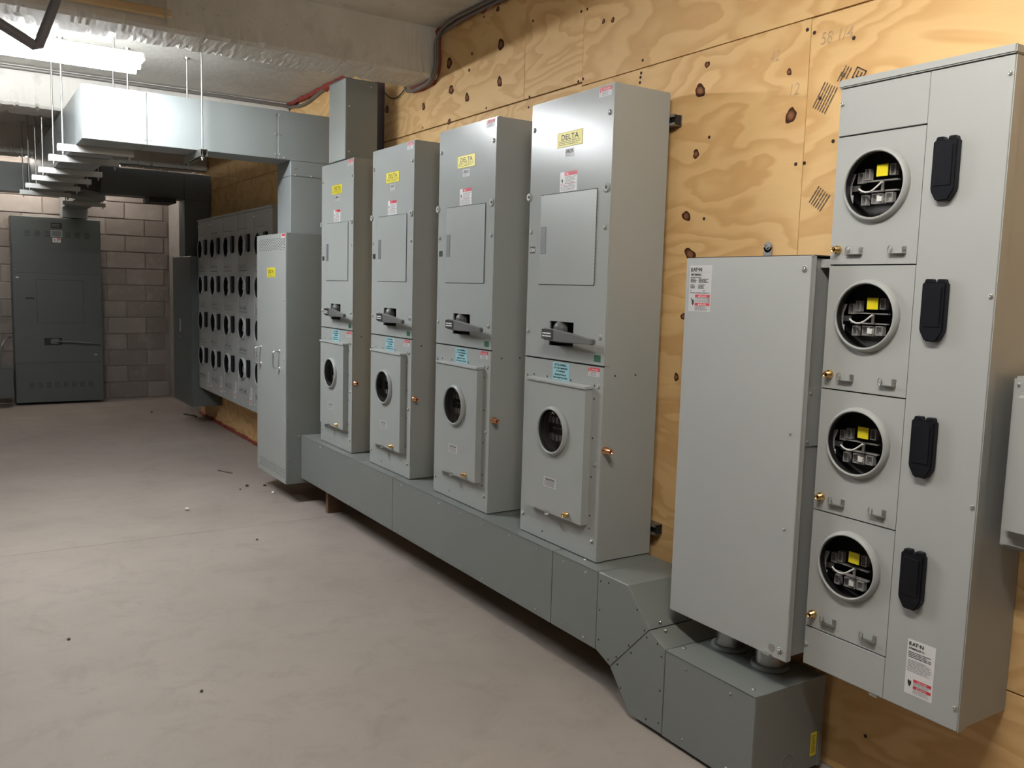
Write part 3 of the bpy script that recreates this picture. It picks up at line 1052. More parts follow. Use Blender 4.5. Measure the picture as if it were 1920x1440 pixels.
    s.text('CAUTION', 0.0425, 0.0275, 0.0125, 'ink', sx=1.15, bold=0.0004, align='CENTER').lines(0.006, 0.021, 0.073, 4, 0.0055, 0.0028, 'ink_grey', ragged=0.1)
    s.build('caution_sticker', md)
    mb = MB()
    mb.box(XM-0.002, XM, 0.268, 0.300, 0.606, 0.622)
    mb.box(XM-0.014, XM-0.002, 0.270, 0.285, 0.604, 0.607)
    mb.build('lock_tab', 'zinc', md)
    put('lock_plug', PLUG_BRASS, (XM, 0.150, 0.634), md)
    for (y, z) in ((0.026, 1.150), (0.028, 0.853), (0.03, 0.555), (0.021, 2.147), (0.022, 1.738), (0.026, 1.333), (0.505, 2.147), (0.507, 1.739), (0.507, 1.332), (0.507, 1.150), (0.507, 0.555)):
        put('screw', SCREW_W, (XF, y, z), t)
    for (y, z) in ((0.455, 1.155), (0.36, 1.155), (0.2, 1.155), (0.05, 1.150), (0.05, 1.10), (0.05, 0.95), (0.05, 0.80), (0.05, 0.65), (0.05, 0.60), (0.36, 0.51)):
        put('punched_hole', HOLE, (XF, y, z), t)
    for x in (-0.254, -0.155):
        put('punched_hole', HOLE, (x, 0.0015, 1.19), t, FACE_Y)
    put('side_plug', PLUG_COPPER, (-0.293, 0.0015, 0.910), t, FACE_Y)
    # stickers
    s = Sticker(XF, 0.344, 2.0555, 0.165, 0.058, 'ink_olive')
    s.rect(0.0018, 0.0018, 0.1614, 0.0544, 'yellow')
    s.text('DELTA', 0.0825, 0.0275, 0.0295, 'ink', sx=1.28, bold=0.0003, align='CENTER')
    s.lines(0.012, 0.0215, 0.142, 3, 0.0066, 0.0024, 'ink_olive')
    s.build('maker_sticker', t)
    s = Sticker(XF, 0.291, 2.0155, 0.061, 0.033, 'silver_sticker')
    s.text('DELTA', 0.0305, 0.0195, 0.0125, 'ink', sx=1.2, bold=0.0006, align='CENTER', shear=0.2).rect(0.004, 0.0155, 0.053, 0.0022, 'ink').lines(0.006, 0.010, 0.048, 2, 0.005, 0.0018)
    s.build('logo_sticker', t)
    s = Sticker(XF, 0.316, 1.886, 0.111, 0.0745, 'white')
    s.rect(0.028, 0.0595, 0.083, 0.015, 'red').poly([(0.045, 0.062), (0.055, 0.062), (0.050, 0.072)], 'white_ink')
    s.text('DANGER', 0.062, 0.0625, 0.011, 'red', 4)
    s.lines(0.033, 0.053, 0.073, 6, 0.0048, 0.0019).rect(0.0, 0.0275, 0.111, 0.0012, 'red').lines(0.006, 0.022, 0.095, 5, 0.0046, 0.0019)
    s.poly([(0.012, 0.050), (0.016, 0.046), (0.019, 0.048), (0.020, 0.040), (0.016, 0.031), (0.012, 0.036), (0.010, 0.043)], 'ink')
    s.build('warning_sticker', t)
    for (y, z) in ((0.088, 2.208), (0.094, 1.184)):
        s = Sticker(XF, y, z, 0.072, 0.034, 'silver_sticker')
        s.rect(0.014, 0.020, 0.058, 0.0135, 'red').text('DANGER', 0.022, 0.0225, 0.0105, 'white_ink', 4)
        s.poly([(0.004, 0.032), (0.011, 0.033), (0.008, 0.022), (0.012, 0.022), (0.004, 0.006), (0.007, 0.018), (0.003, 0.018)], 'red')
        s.lines(0.018, 0.014, 0.044, 3, 0.005, 0.002)
        s.build('danger_sticker', t)
    s = Sticker(XF, 0.324, 1.148, 0.110, 0.069, 'blue')
    for i, (tx, sz) in enumerate((('4CTS-3000RB-L', .0118), ("6'-2\" IS RECOMMENDED", .0094), ("\"5'-0\" MINIMUM", .0094), ('FROM BOTTOM OF', .0094), ('ENCLOSURE TO FLOOR', .0094))):
        s.text(tx, 0.055, 0.0565-i*0.0120-(0.002 if i > 2 else 0), sz, 'ink', sx=0.93 if i else 1.1, bold=0.0003, align='CENTER')
    s.build('height_sticker', t)
    Sticker(XF, 0.060, 1.240, 0.040, 0.0255, 'green').build('ground_sticker', t)
    s = Sticker(XF, 0.513, 1.651, 0.037, 0.028, 'ink')
    if on_tag:
        s.text('ON', 0.0185, 0.0065, 0.021, 'white_ink', bold=0.0006, align='CENTER')
    s.build('position_tag', t)
    return t
CABY = [2.503, 3.306, 4.107, 4.911]
CL = ['grey switch cabinet with DELTA label and white ON tag, nearest of the four', 'grey switch cabinet second from the plain terminal box, DELTA label',
      'grey switch cabinet third in the row of four, DELTA label', 'grey switch cabinet farthest in the row, with a square duct rising from its top']
c1 = make_cabinet(CL[0], CABY[0], True)
c2 = make_cabinet(CL[1], CABY[1], False)
copy_tree(c2, CABY[2]-CABY[1], CL[2])
copy_tree(c2, CABY[3]-CABY[1], CL[3])

# slotted strut rails that carry the cabinets
def strut_rail(name, label, p0, p1, up, w=0.041, d=0.041, group=None, mat='zinc_dark'):
    """C-channel from p0 to p1, open towards 'up'"""
    a, b = Vector(p0), Vector(p1)
    ax = (b-a).normalized()
    upv = Vector(up).normalized()
    sd = ax.cross(upv)
    t, lip = 0.0028, 0.010
    prof = [(-w/2, d), (-w/2, 0), (w/2, 0), (w/2, d), (w/2-lip, d), (w/2-lip, d-0.006), (w/2-lip+t-0.001, d-0.006), (w/2-t, d-t), (w/2-t, t), (-w/2+t, t), (-w/2+t, d-t), (-w/2+lip-t+0.001, d-0.006), (-w/2+lip, d-0.006), (-w/2+lip, d)]
    mb = MB()
    A = [tuple(a+sd*s+upv*h) for s, h in prof]
    B = [tuple(b+sd*s+upv*h) for s, h in prof]
    n = len(prof)
    for i in range(n):
        j = (i+1) % n
        mb.poly((A[i], A[j], B[j], B[i]))
    # end caps as strips so the channel reads as folded steel
    for E_ in (A, B):
        for q in ((0, 1, 10, 11), (1, 2, 8, 9), (2, 3, 7, 8)):
            mb.poly([E_[k % n] for k in q])
        mb.poly([E_[0], E_[13], E_[12], E_[11]])
        mb.poly([E_[3], E_[4], E_[5], E_[6]])
    return mb, name
for z, lab in ((2.150, 'galvanised strut rail across the plywood behind the cabinet tops'), (0.576, 'galvanised strut rail across the plywood behind the cabinet bottoms')):
    mb, _ = strut_rail('strut_rail', lab, (-0.0005, 2.482, z), (-0.0005, 5.46, z), (-1, 0, 0))
    r = thing('strut_rail', lab, 'strut rail', (0, 0, 0), 'strut rails on the plywood')
    mb.build('channel', 'zinc_dark', r)
    MB().lathe((-0.004, 2.494, z), (-1, 0, 0), [(0, 0.008), (0.006, 0.008), (0.008, 0.004)], 6, 0, False, True).build('bolt', 'chrome', r)
    MB().box(-0.030, -0.0035, 2.486, 2.52, z-0.0165, z+0.0165).build('rail_shade', 'black', r)  # black block painting the shade inside the channel

# ================================================================== LOWER TROUGH
tr = thing('wiring_trough', 'long grey wiring trough running under the four cabinets, stepping down at the near end', 'trough', (0, 1.66, 0))
def L(y):
    return y-1.66
for (ya, yb, z0, z1) in ((4.2035, 5.667, .180, .475), (2.7125, 4.2, .180, .475), (2.4235, 2.709, .180, .475), (1.66, 2.0495, .016, .315)):
    sec = MB().box(-0.359, -0.05, L(ya), L(yb), z0, z1).build('trough_section', 'paint_trough', tr, 0.0015, 1)
    MB().box(-0.3645, -0.3592, L(ya)+0.0005, L(yb)-0.0005, z0-0.001, z1-0.001).build('front_cover', 'paint_trough', sec, 0.001, 1)
    MB().box(-0.3665, -0.335, L(ya)+0.0005, L(yb)-0.0005, z1, z1+0.0008).build('top_lip', 'paint_trough', sec)
    n = max(2, int((yb-ya)/0.21))
    for k in range(n):
        yy = L(ya)+(k+0.5)*(yb-ya)/n
        for z in ((z1-0.022, z0+0.020) if ya > 2 else (z1-0.028, z0+0.03)):
            put('screw', SCREW_D if k % 2 else SCREW_S, (-0.3645, yy, z), sec)
e1 = [(2.4205, .475), (2.4205, .181), (2.3345, .1475), (2.1345, .3560), (2.2545, .475)]
e2 = [(2.1325, .3540), (2.3325, .1455), (2.217, .017), (2.0525, .017), (2.0525, .316)]
for e in (e1, e2):
    pts = [(L(y), z) for y, z in e]
    sec = MB().prism_x(pts, -0.359, -0.05).build('trough_elbow', 'paint_trough', tr, 0.0012, 1)
    MB().prism_x(pts, -0.3645, -0.3592).build('front_cover', 'paint_trough', sec, 0.001, 1)
    ps = ((2.405, .445), (2.405, .335), (2.405, .222), (2.36, .452), (2.20, .405), (2.158, .345), (2.235, .262), (2.30, .195), (2.345, .168)) if e is e1 else ((2.145, .325), (2.222, .240), (2.292, .170), (2.068, .285), (2.068, .165), (2.068, .05), (2.13, .036), (2.27, .09), (2.09, .322))
    for (y, z) in ps:
        put('punched_hole', HOLE, (-0.3645, L(y), z), sec)
# bolts on the top near the step, the corner bracket and end plate details
for (x, y, z) in ((-0.32, 2.56, .4755), (-0.22, 2.52, .4755), (-0.31, 2.14, .372), (-0.31, 2.11, .352), (-0.30, 2.03, .3155), (-0.33, 1.70, .3155)):
    MB().lathe((x, L(y), z), (0, 0, 1), [(0, .006), (.003, .005), (.004, .002)], 8, 0, False, True).build('bolt', 'chrome', tr)
MB().lathe((-0.205, -0.0006, .066), (0, -1, 0), [(0, .028), (.0012, .028), (.0012, .026), (0, .026)], 28).build('knockout', 'paint_trough', tr)
s = Sticker(-0.0006, -0.096, 0.055, 0.028, 0.078, 'yellow', '-y')
s.lines(0.003, 0.066, 0.022, 9, 0.0068, 0.003, 'ink_olive')
s.build('maker_sticker', tr)
MB().box(-0.06, -0.045, -0.003, 0.02, 0.016, 0.316).build('end_flange', 'paint_trough', tr)

# ================================================================== PLAIN TERMINAL BOX
tb = thing('terminal_box', 'plain grey wall box with EATON rating sticker, between the cabinets and the meter stack', 'terminal box', (0, 1.625, 0))
MB().box(-0.268, -0.022, 0.016, 0.484, 0.424, 1.616).build('enclosure', 'paint_pack', tb, 0.002, 1)
mb = MB()
mb.box(-0.285, -0.282, 0, 0.498, 0.420, 1.620)
mb.box(-0.282, -0.262, 0, 0.003, 0.420, 1.620)
mb.box(-0.282, -0.262, 0.495, 0.498, 0.420, 1.620)
mb.box(-0.282, -0.262, 0.003, 0.495, 0.420, 0.423)
mb.box(-0.282, -0.262, 0.003, 0.495, 1.617, 1.620)
mb.build('front_cover', 'paint_pack', tb, 0.0012, 1)
MB().box(-0.266, -0.018, 0.006, 0.492, 1.6205, 1.6235).build('top_flange', 'gap', tb)  # flange coloured as gap shade, a dark line along the top
for (y, z) in ((0.022, 1.583), (0.024, 0.449)):
    put('screw', SCREW_W, (-0.285, y, z), tb)
for (y, z) in ((0.035, 1.105), (0.035, 0.82)):
    put('screw', SCREW_S, (-0.285, y, z), tb)
mb = MB()
mb.lathe((-0.285, 0.055, 0.446), (-1, 0, 0), [(0, 0.012), (0.001, 0.012)], 12, 0, False, True)
mb.box(-0.303, -0.285, 0.052, 0.078, 0.4245, 0.427)
mb.build('sealing_tab', 'zinc', tb)
mb = MB()
mb.box(-0.0045, -0.0015, 0.388, 0.424, 1.600, 1.668)
mb.lathe((-0.0045, 0.406, 1.668), (1, 0, 0), [(0, 0.018), (0.003, 0.018)], 18, 0, True, True)
tabm = mb.build('mounting_ear', 'zinc_dark', tb)
put('bolt', SCREW_W, (-0.0045, 0.406, 1.668), tb)
MB().box(-0.262, -0.175, 0.0125, 0.0158, 1.067, 1.240).build('side_plate', 'paint_pack', tb)
for z in (1.225, 1.082):
    put('screw', SCREW_S, (-0.238, 0.0125, z), tb, FACE_Y)
put('screw', SCREW_S, (-0.250, 0.0158, 1.585), tb, FACE_Y)
mb = MB()
mb.box(-0.225, -0.10, -0.0175, 0.0155, 1.588, 1.612)
mb.build('coupling', 'paint_pack', tb, 0.001, 1)
s = Sticker(-0.285, 0.481, 1.4465, 0.100, 0.1495, 'silver_sticker')
s.text('E', 0.005, 0.1305, 0.0165, sx=1.1, bold=0.0007).text('A', 0.016, 0.1305, 0.0165, bold=0.0007).text('T', 0.0255, 0.1305, 0.0165, sx=1.1, bold=0.0007)
s.rect(0.0365, 0.135, 0.0035, 0.0035, 'ink').text('N', 0.0415, 0.1305, 0.0165, sx=1.1, bold=0.0007)
s.rect(0.004, 0.127, 0.092, 0.0006, 'ink_grey').text('3MTB800RC', 0.006, 0.1165, 0.0092, bold=0.0003)
s.text('800 AMP TAP BOX', 0.006, 0.1085, 0.0056, bold=0.0002)
s.lines(0.006, 0.104, 0.028, 3, 0.0048, 0.0024, 'ink').lines(0.042, 0.104, 0.045, 3, 0.0048, 0.0024, 'ink').lines(0.006, 0.085, 0.022, 3, 0.0048, 0.0024, 'ink').lines(0.042, 0.085, 0.030, 3, 0.0048, 0.0024, 'ink')
s.lines(0.006, 0.0665, 0.008, 1, 1, 0.002, 'ink').lines(0.062, 0.0665, 0.012, 1, 1, 0.002, 'ink').lines(0.004, 0.0595, 0.09, 1, 1, 0.0018, 'ink', ragged=0.02)
for v, tx in ((0.0465, 'DANGER'), (0.0195, 'PELIGRO')):
    s.rect(0.029, v, 0.066, 0.0085, 'red').text(tx, 0.052, v+0.0015, 0.0075, 'white_ink', 4).poly([(0.044, v+.0015), (0.051, v+.0015), (0.0475, v+.0072)], 'white_ink')
s.rect(0.029, 0.030, 0.066, 0.0155, 'ink_grey', 2).lines(0.030, 0.042, 0.062, 4, 0.0036, 0.0016, 'white', 4).lines(0.030, 0.0155, 0.060, 4, 0.0036, 0.0016, 'ink_grey')
s.poly([(0.010, 0.043), (0.013, 0.044), (0.018, 0.038), (0.017, 0.034)], 'ink').poly([(0.016, 0.036), (0.021, 0.040), (0.025, 0.034), (0.024, 0.024), (0.020, 0.019), (0.016, 0.026)], 'ink')
s.build('rating_sticker', tb)
for i, (yy, lab) in enumerate(((1.965, 'short steel conduit nipple under the plain terminal box, farther one'), (1.792, 'short steel conduit nipple under the plain terminal box, nearer one'))):
    nip = thing('conduit_nipple', lab, 'conduit', (-0.150, yy, 0.316), 'conduit nipples under the terminal box')
    MB().lathe((0, 0, 0), (0, 0, 1), [(0, .047), (.107, .047)], 28).build('pipe', 'zinc', nip)
    MB().lathe((0, 0, 0.0005), (0, 0, 1), [(0, .062), (.009, .062), (.013, .054), (.013, .047)], 28).build('locknut', 'paint_trough', nip)

# ================================================================== TALL VENTED CABINET
tc_ = thing('pull_cabinet', 'tall slim grey vented cabinet with two chrome handles and a yellow label', 'cabinet', (0, 5.672, 0))
MB().box(-0.466, -0.002, 0.0, 0.645, 0.140, 1.833).build('enclosure', 'paint_trough', tc_, 0.002, 1)
fc = MB().box(-0.472, -0.4665, 0.001, 0.644, 0.142, 1.831).build('front_cover', 'paint', tc_, 0.0012, 1)
mb = MB()
mb2 = MB()
for r_ in range(8):
    for k in range(11):
        yy = 0.585-k*0.0525-(0.026 if r_ % 2 else 0)
        mb.box(-0.4724, -0.472, yy-0.018, yy+0.0, 1.722+r_*0.0105, 1.7265+r_*0.0105)
        mb2.box(-0.4724, -0.472, yy-0.018, yy+0.0, 0.178+r_*0.0085, 0.181+r_*0.0085)
for m_ in (mb, mb2):
    v = m_.build('vent_slots', 'gap', fc)
    v['kind'] = 'stuff'
for yy in (0.550, 0.128):
    mb = MB()
    P = [(-0.472, yy, 1.041), (-0.500, yy, 1.041), (-0.512, yy, 1.035), (-0.516, yy, 1.020), (-0.516, yy, 0.943), (-0.512, yy, 0.928), (-0.500, yy, 0.922), (-0.472, yy, 0.922)]
    mb.tube(P, 0.0058, 10)
    for z in (1.041, 0.922):
        mb.lathe((-0.472, yy, z), (-1, 0, 0), [(0, 0.013), (0.005, 0.012), (0.009, 0.007)], 14)
    mb.build('door_handle', 'chrome', tc_)
s = Sticker(-0.472, 0.405, 1.538, 0.178, 0.067, 'yellow')
s.text('DELTA', 0.089, 0.030, 0.030, 'ink', sx=1.35, bold=0.0004, align='CENTER').rect(0.012, 0.006, 0.15, 0.003, 'ink_olive').lines(0.014, 0.022, 0.15, 2, 0.007, 0.0025, 'ink_olive')
s.build('maker_sticker', tc_)
s = Sticker(-0.472, 0.085, 1.800, 0.075, 0.026, 'white')
s.rect(0.012, 0.010, 0.063, 0.0145, 'red')
s.build('danger_sticker', tc_)
for (y, z) in ((0.031, 1.387), (0.031, 0.984), (0.033, 0.581), (0.033, 0.19), (0.620, 1.383), (0.620, 0.98), (0.620, 0.19), (0.32, 1.818), (0.60, 1.80), (0.03, 1.79), (0.05, 1.745)):
    put('screw', SCREW, (-0.472, y, z), tc_)
for x, z in ((-0.455, 0.32), (-0.45, 0.235), (-0.38, 0.47)):
    put('screw', SCREW_S, (x, 0.0, z), tc_, FACE_Y)

# square duct rising from the farthest switch cabinet
rd = thing('riser_duct', 'square grey duct rising from the farthest switch cabinet to the beam', 'duct', (0, 5.02, 2.2515))
MB().box(-0.322, -0.118, 0.0, 0.265, 0, 0.470).build('duct_body', 'paint_duct', rd, 0.0015, 1)
MB().box(-0.3235, -0.322, 0.002, 0.263, 0.001, 0.469).build('front_cover', 'paint', rd)
MB().box(-0.3235, -0.117, -0.001, 0.266, 0.4705, 0.473).build('end_cap', 'paint_duct', rd)
for x, z in ((-0.300, 0.31), (-0.300, 0.045), (-0.16, 0.44)):
    put('screw', SCREW, (x, 0, z), rd, FACE_Y)

# ================================================================== OVERHEAD DUCTS
od = thing('overhead_duct', 'grey overhead duct crossing from the vented cabinet and turning along the ceiling', 'duct', (-0.43, 5.70, 1.8335))
def O(x, y, z):
    return (x+0.43, y-5.70, z-1.8335)
def seg_box(x0, x1, y0, y1, z0, z1, name='duct_section', mat='paint_duct', parent=od, loc=O):
    a = loc(x0, y0, z0)
    b = loc(x1, y1, z1)
    return MB().box(a[0], b[0], a[1], b[1], a[2], b[2]).build(name, mat, parent, 0.002, 1)
def seam_screws(x, zs, y, parent, loc=O, dx=0.014):
    for z in zs:
        for d in (-dx, dx):
            put('screw', SCREW, loc(x+d, y, z), parent, FACE_Y)
YR0, YR1 = 5.70, 5.972
seg_box(-1.665, -1.3125, YR0, YR1, 2.305, 2.615)
seg_box(-1.3095, -0.5185, YR0, YR1, 2.305, 2.615)
seg_box(-0.5155, -0.12, YR0, YR1, 2.305, 2.615)
seg_box(-0.43, -0.12, YR0, YR1, 2.2055, 2.3035)
seg_box(-0.43, -0.12, YR0, YR1, 1.8345, 2.2035)
seam_screws(-1.311, (2.585, 2.46, 2.335), YR0, od)
seam_screws(-0.517, (2.585, 2.46, 2.335), YR0, od)
for x, z in ((-0.475, 2.318), (-0.40, 2.255), (-0.40, 2.212), (-0.29, 2.212)):
    put('screw', SCREW, O(x, YR0, z), od, FACE_Y)
for ya, yb in ((5.974, 7.17), (7.173, 8.37), (8.373, 9.52)):
    seg_box(-1.665, -1.395, ya, yb, 2.305, 2.615)
# offset towards the far switchboard
mb = MB()
mb.prism_z([(p[0]+0.43, p[1]-5.70) for p in ((-1.665, 9.523), (-1.395, 9.523), (-0.95, 10.05), (-0.95, 10.35), (-1.22, 10.35), (-1.22, 10.15))], 2.305-1.8335, 2.615-1.8335)
mb.build('duct_elbow', 'paint_duct', od, 0.002, 1)
seg_box(-1.22, -0.95, 10.353, 11.46, 2.305, 2.615)
seg_box(-1.22, -0.95, 11.463, 11.76, 2.19, 2.615)

bd = thing('branch_duct', 'grey branch duct with its shade painted in, dropping to the enclosure beyond the meter bank', 'duct', (-0.27, 9.55, 1.75))  # hangs in shade, which is put into its darker enamel
def Bq(x, y, z):
    return (x+0.27, y-9.55, z-1.75)
seg_box(-1.06, -0.272, 9.55, 9.82, 2.335, 2.60, parent=bd, loc=Bq, mat='paint_far')
seg_box(-0.27, -0.005, 9.55, 9.82, 2.335, 2.60, parent=bd, loc=Bq, mat='paint_far')
seg_box(-0.27, -0.005, 9.55, 9.82, 1.7505, 2.3325, parent=bd, loc=Bq, mat='paint_far')
mb = MB()
mb.prism_z([(p[0]+0.27, p[1]-9.55) for p in ((-1.393, 9.12), (-1.062, 9.55), (-1.062, 9.82), (-1.393, 9.40))], 0.585, 0.85)
mb.build('duct_elbow', 'paint_far', bd)
mb = MB()
a = Bq(-0.62, 9.50, 2.285)
mb.box(a[0], a[0]+0.26, a[1], a[1]+0.36, a[2], a[2]+0.045)
mb.build('support_strut', 'wire_black', bd)

ld = thing('cross_duct', 'light grey duct crossing the last bay towards the left', 'duct', (-1.60, 10.5, 2.37))
MB().box(-3.2, 0.0, 0.0, 0.27, 0.0, 0.295).build('duct_body', 'paint_duct', ld, 0.002, 1)
MB().box(0.002, 0.0395, 0.02, 0.25, 0.02, 0.275).build('end_cap', 'paint_duct', ld)
MB().box(-0.030, -0.026, -0.0012, 0.0, 0.0, 0.295).build('seam_shade', 'gap', ld)  # dark line painted for the shade in the duct seam

# trapeze hangers: a strut bar on two threaded rods
def trapeze(label, x0, x1, y, z, top, rods, along_x=True, yb=None):
    t = thing('trapeze_hanger', label, 'hanger', ((x0+x1)/2 if along_x else x0, y, z), 'trapeze hangers under the ducts')
    lx = t.location.x
    if along_x:
        mb, _ = strut_rail('', '', (x0-lx, 0, 0), (x1-lx, 0, 0), (0, 0, -1), 0.041, 0.041)
    else:
        mb, _ = strut_rail('', '', (0, 0, 0), (0, yb-y, 0), (0, 0, -1), 0.041, 0.041)
    mb.build('strut_bar', 'zinc', t)
    for (rx, ry) in rods:
        rod = MB().cyl((rx-lx, ry-y, -0.065), (rx-lx, ry-y, top-z), 0.0055, 8).build('threaded_rod', 'zinc', t)
        MB().lathe((rx-lx, ry-y, -0.052), (0, 0, 1), [(0, .011), (.010, .011)], 6, 0, True, True).lathe((rx-lx, ry-y, top-z-0.012), (0, 0, 1), [(0, .016), (.011, .02)], 10, 0, True, True).build('nut', 'zinc', rod)
    return t
BARS = [6.035, 6.60, 7.40, 8.02, 8.75, 9.48]
BN = ['first, nearest the corner of the overhead duct', 'second from the corner', 'third from the corner', 'fourth from the corner', 'fifth from the corner', 'sixth from the corner']
for y, n in zip(BARS, BN):
    top = 2.66 if 7.0 < y < 7.37 else CEIL
    trapeze('galvanised trapeze hanger bar under the lengthwise duct, ' + n, -1.765, -1.335, y, 2.303, top, ((-1.735, y), (-1.362, y)))
trapeze('galvanised trapeze hanger bar at the far end of the ducts, above the far switchboard', -1.31, -0.90, 10.45, 2.303, CEIL, ((-1.285, 10.45), (-0.925, 10.45)))
trapeze('galvanised hanger strut seen end-on under the crosswise duct', -1.005, -1.005, 5.60, 2.303, CEIL, ((-1.005, 5.64), (-1.005, 6.03)), False, 6.07)

# ================================================================== BEYOND THE METER BANK
en = thing('wall_enclosure', 'dark grey tall wall enclosure at the far end of the meter bank', 'enclosure', (0, 9.16, 0))
MB().box(-0.300, -0.002, 0, 0.82, 0.213, 1.746).build('enclosure', 'paint_far', en, 0.003, 1)
dd = MB().box(-0.307, -0.3005, 0.004, 0.816, 0.217, 1.742).build('door', 'paint_far', en, 0.001, 1)
MB().box(-0.313, -0.3072, 0.47, 0.50, 0.96, 1.10).build('latch', 'zinc', dd)
MB().box(-0.309, -0.3072, 0.42, 0.53, 0.90, 0.905).build('latch', 'zinc', dd)

sb = thing('switchboard', 'tall dark grey floor switchboard against the block wall, vents near its top', 'switchboard', (-0.82, 11.45, 0.0))
W_ = -0.93
MB().box(W_, 0, 0.008, 0.325, 0.028, 2.18).build('enclosure', 'paint_far', sb, 0.004, 1)
for z0, z1, nm in ((1.534, 2.176, 'upper_cover'), (0.495, 1.528, 'middle_cover'), (0.032, 0.489, 'lower_cover')):
    c = MB().box(W_+0.004, -0.004, 0.0, 0.0078, z0, z1).build(nm, 'paint_far', sb, 0.0015, 1)
def FX(px, py):
    return px
def vents(z, n, name='vent_slots'):
    mb = MB()
    for k in range(n):
        x = -0.76+k*(0.62/(n-1))-0.03
        for r_ in range(5):
            for q in range(3):
                mb.box(x+q*0.018, x+q*0.018+0.012, -0.0006, 0, z+r_*0.014, z+r_*0.014+0.006)
    v = mb.build(name, 'gap', sb)
    v['kind'] = 'stuff'
vents(1.955, 7)
vents(0.20, 8)
s = Sticker(0.0, -0.525, 2.055, 0.115, 0.065, 'ink', '-y')
s.lines(0.01, 0.045, 0.09, 3, 0.014, 0.004, 'ink_grey')
s.build('name_plate', sb)
s = Sticker(0.0, -0.525, 1.958, 0.115, 0.075, 'silver_sticker', '-y')
s.rect(0.005, 0.005, 0.105, 0.065, 'latch')
s.build('rating_plate', sb)
s = Sticker(0.0, -0.510, 1.895, 0.085, 0.052, 'white', '-y')
s.rect(0.045, 0.034, 0.036, 0.013, 'red').lines(0.042, 0.026, 0.038, 3, 0.007, 0.003).poly([(0.02, 0.044), (0.03, 0.03), (0.024, 0.03), (0.03, 0.010), (0.012, 0.028), (0.02, 0.028)], 'ink')
s.build('warning_sticker', sb)
Sticker(0.0, -0.895, 1.472, 0.03, 0.016, 'white', '-y').build('position_tag', sb)
Sticker(0.0, -0.80, 1.235, 0.085, 0.018, 'ink', '-y').build('name_plate', sb)
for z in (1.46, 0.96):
    MB().box(-0.69, -0.20, -0.0007, 0, z, z+0.003).build('gap_shade', 'gap', sb)  # dark lines painting the shaded gap above and below the door
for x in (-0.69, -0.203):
    MB().box(x, x+0.003, -0.0007, 0, 0.96, 1.46).build('gap_shade', 'gap', sb)  # upright lines of the same painted gap shade
MB().box(-0.625, -0.44, -0.0012, 0.0, 0.700, 0.785).build('switch_recess', 'black', sb)
MB().box(-0.56, -0.47, -0.05, -0.0012, 0.715, 0.775).build('switch_hub', 'mech', sb, 0.01, 2)
mb = MB()
mb.tube([(-0.50, -0.055, 0.745), (-0.30, -0.075, 0.735), (-0.04, -0.08, 0.712)], [0.012, 0.010, 0.008], 8)
mb.build('switch_handle', 'handle', sb)
for x in (W_+0.02, -0.55, -0.25, -0.02):
    put('screw', SCREW_D, (x, 0, 2.15), sb, FACE_Y)
for z in (1.87, 1.57):
    put('screw', SCREW_D, (W_+0.03, 0, z), sb, FACE_Y)
Sticker(0.0, -0.10, 0.575, 0.035, 0.012, 'silver_sticker', '-y').build('position_tag', sb)

lb = thing('floor_trough', 'low dark grey trough standing left of the far switchboard', 'trough', (-1.78, 11.30, 0.0))
MB().box(-1.6, 0.0, 0.0, 0.30, 0.110, 0.452).build('trough_body', 'paint_far', lb, 0.003, 1)
MB().box(-1.602, -0.0, -0.006, 0.302, 0.4525, 0.462).build('lid', 'paint_far', lb)
for x in (-1.55, -0.25):
    MB().box(x, x+0.05, 0.05, 0.25, 0.0, 0.110).build('foot', 'black', lb)
g = [(-1.88, 11.36, 0.70), (-1.86, 11.40, 0.74), (-1.82, 11.50, 0.78), (-1.79, 11.60, 0.79)]
tag(MB().tube(g+[(-1.775, 11.70, 0.79)], 0.008, 8).tube([(-1.88, 11.36, 0.70), (-1.90, 11.36, 0.60), (-1.90, 11.38, 0.463)], 0.008, 8).build('flexible_conduit', 'cable'), 'thin grey cable looping from the low trough to the far switchboard', 'cable')

# ================================================================== SMALL GREY BOX AT THE RIGHT EDGE
rb = thing('wall_box', 'small light grey wall box cut by the right edge of the picture', 'box', (0, 1.0, 0))
MB().box(-0.150, -0.002, -0.215, 0.112, 0.895, 1.325).build('back_box', 'paint_pack', rb, 0.006, 2)
MB().box(-0.164, -0.151, -0.22, 0.100, 0.905, 1.318).build('flange', 'paint_pack', rb, 0.004, 2)
MB().box(-0.195, -0.164, -0.20, 0.086, 0.940, 1.290).build('cover', 'paint_pack', rb, 0.012, 3)
put('screw', SCREW_S, (-0.164, 0.090, 1.306), rb)

# ================================================================== CABLES
def smooth(pts, n=6):
    P = [Vector(p) for p in pts]
    out = []
    for i in range(len(P)-1):
        p0, p1, p2, p3 = P[max(i-1, 0)], P[i], P[i+1], P[min(i+2, len(P)-1)]
        for k in range(n):
            t = k/n
            out.append(0.5*((2*p1)+(p2-p0)*t+(2*p0-5*p1+4*p2-p3)*t*t+(3*p1-p0-3*p2+p3)*t**3))
    out.append(P[-1])
    return out
def cable(name, pts, r, label, mat='cable', cat='cable'):
    return tag(MB().tube(smooth(pts), r, 8).build(name, mat), label, cat)
cable('armoured_cable', [(-0.03, 1.5, 2.905), (-0.03, 3.8, 2.905), (-0.03, 4.2, 2.90), (-0.028, 4.40, 2.875), (-0.026, 4.425, 2.80), (-0.026, 4.428, 2.72), (-0.028, 4.47, 2.655), (-0.03, 4.60, 2.637), (-0.028, 4.78, 2.645), (-0.024, 4.84, 2.685), (-0.02, 4.86, 2.74)], 0.0095,
      'grey armoured cable bent around the near beam where it meets the plywood')
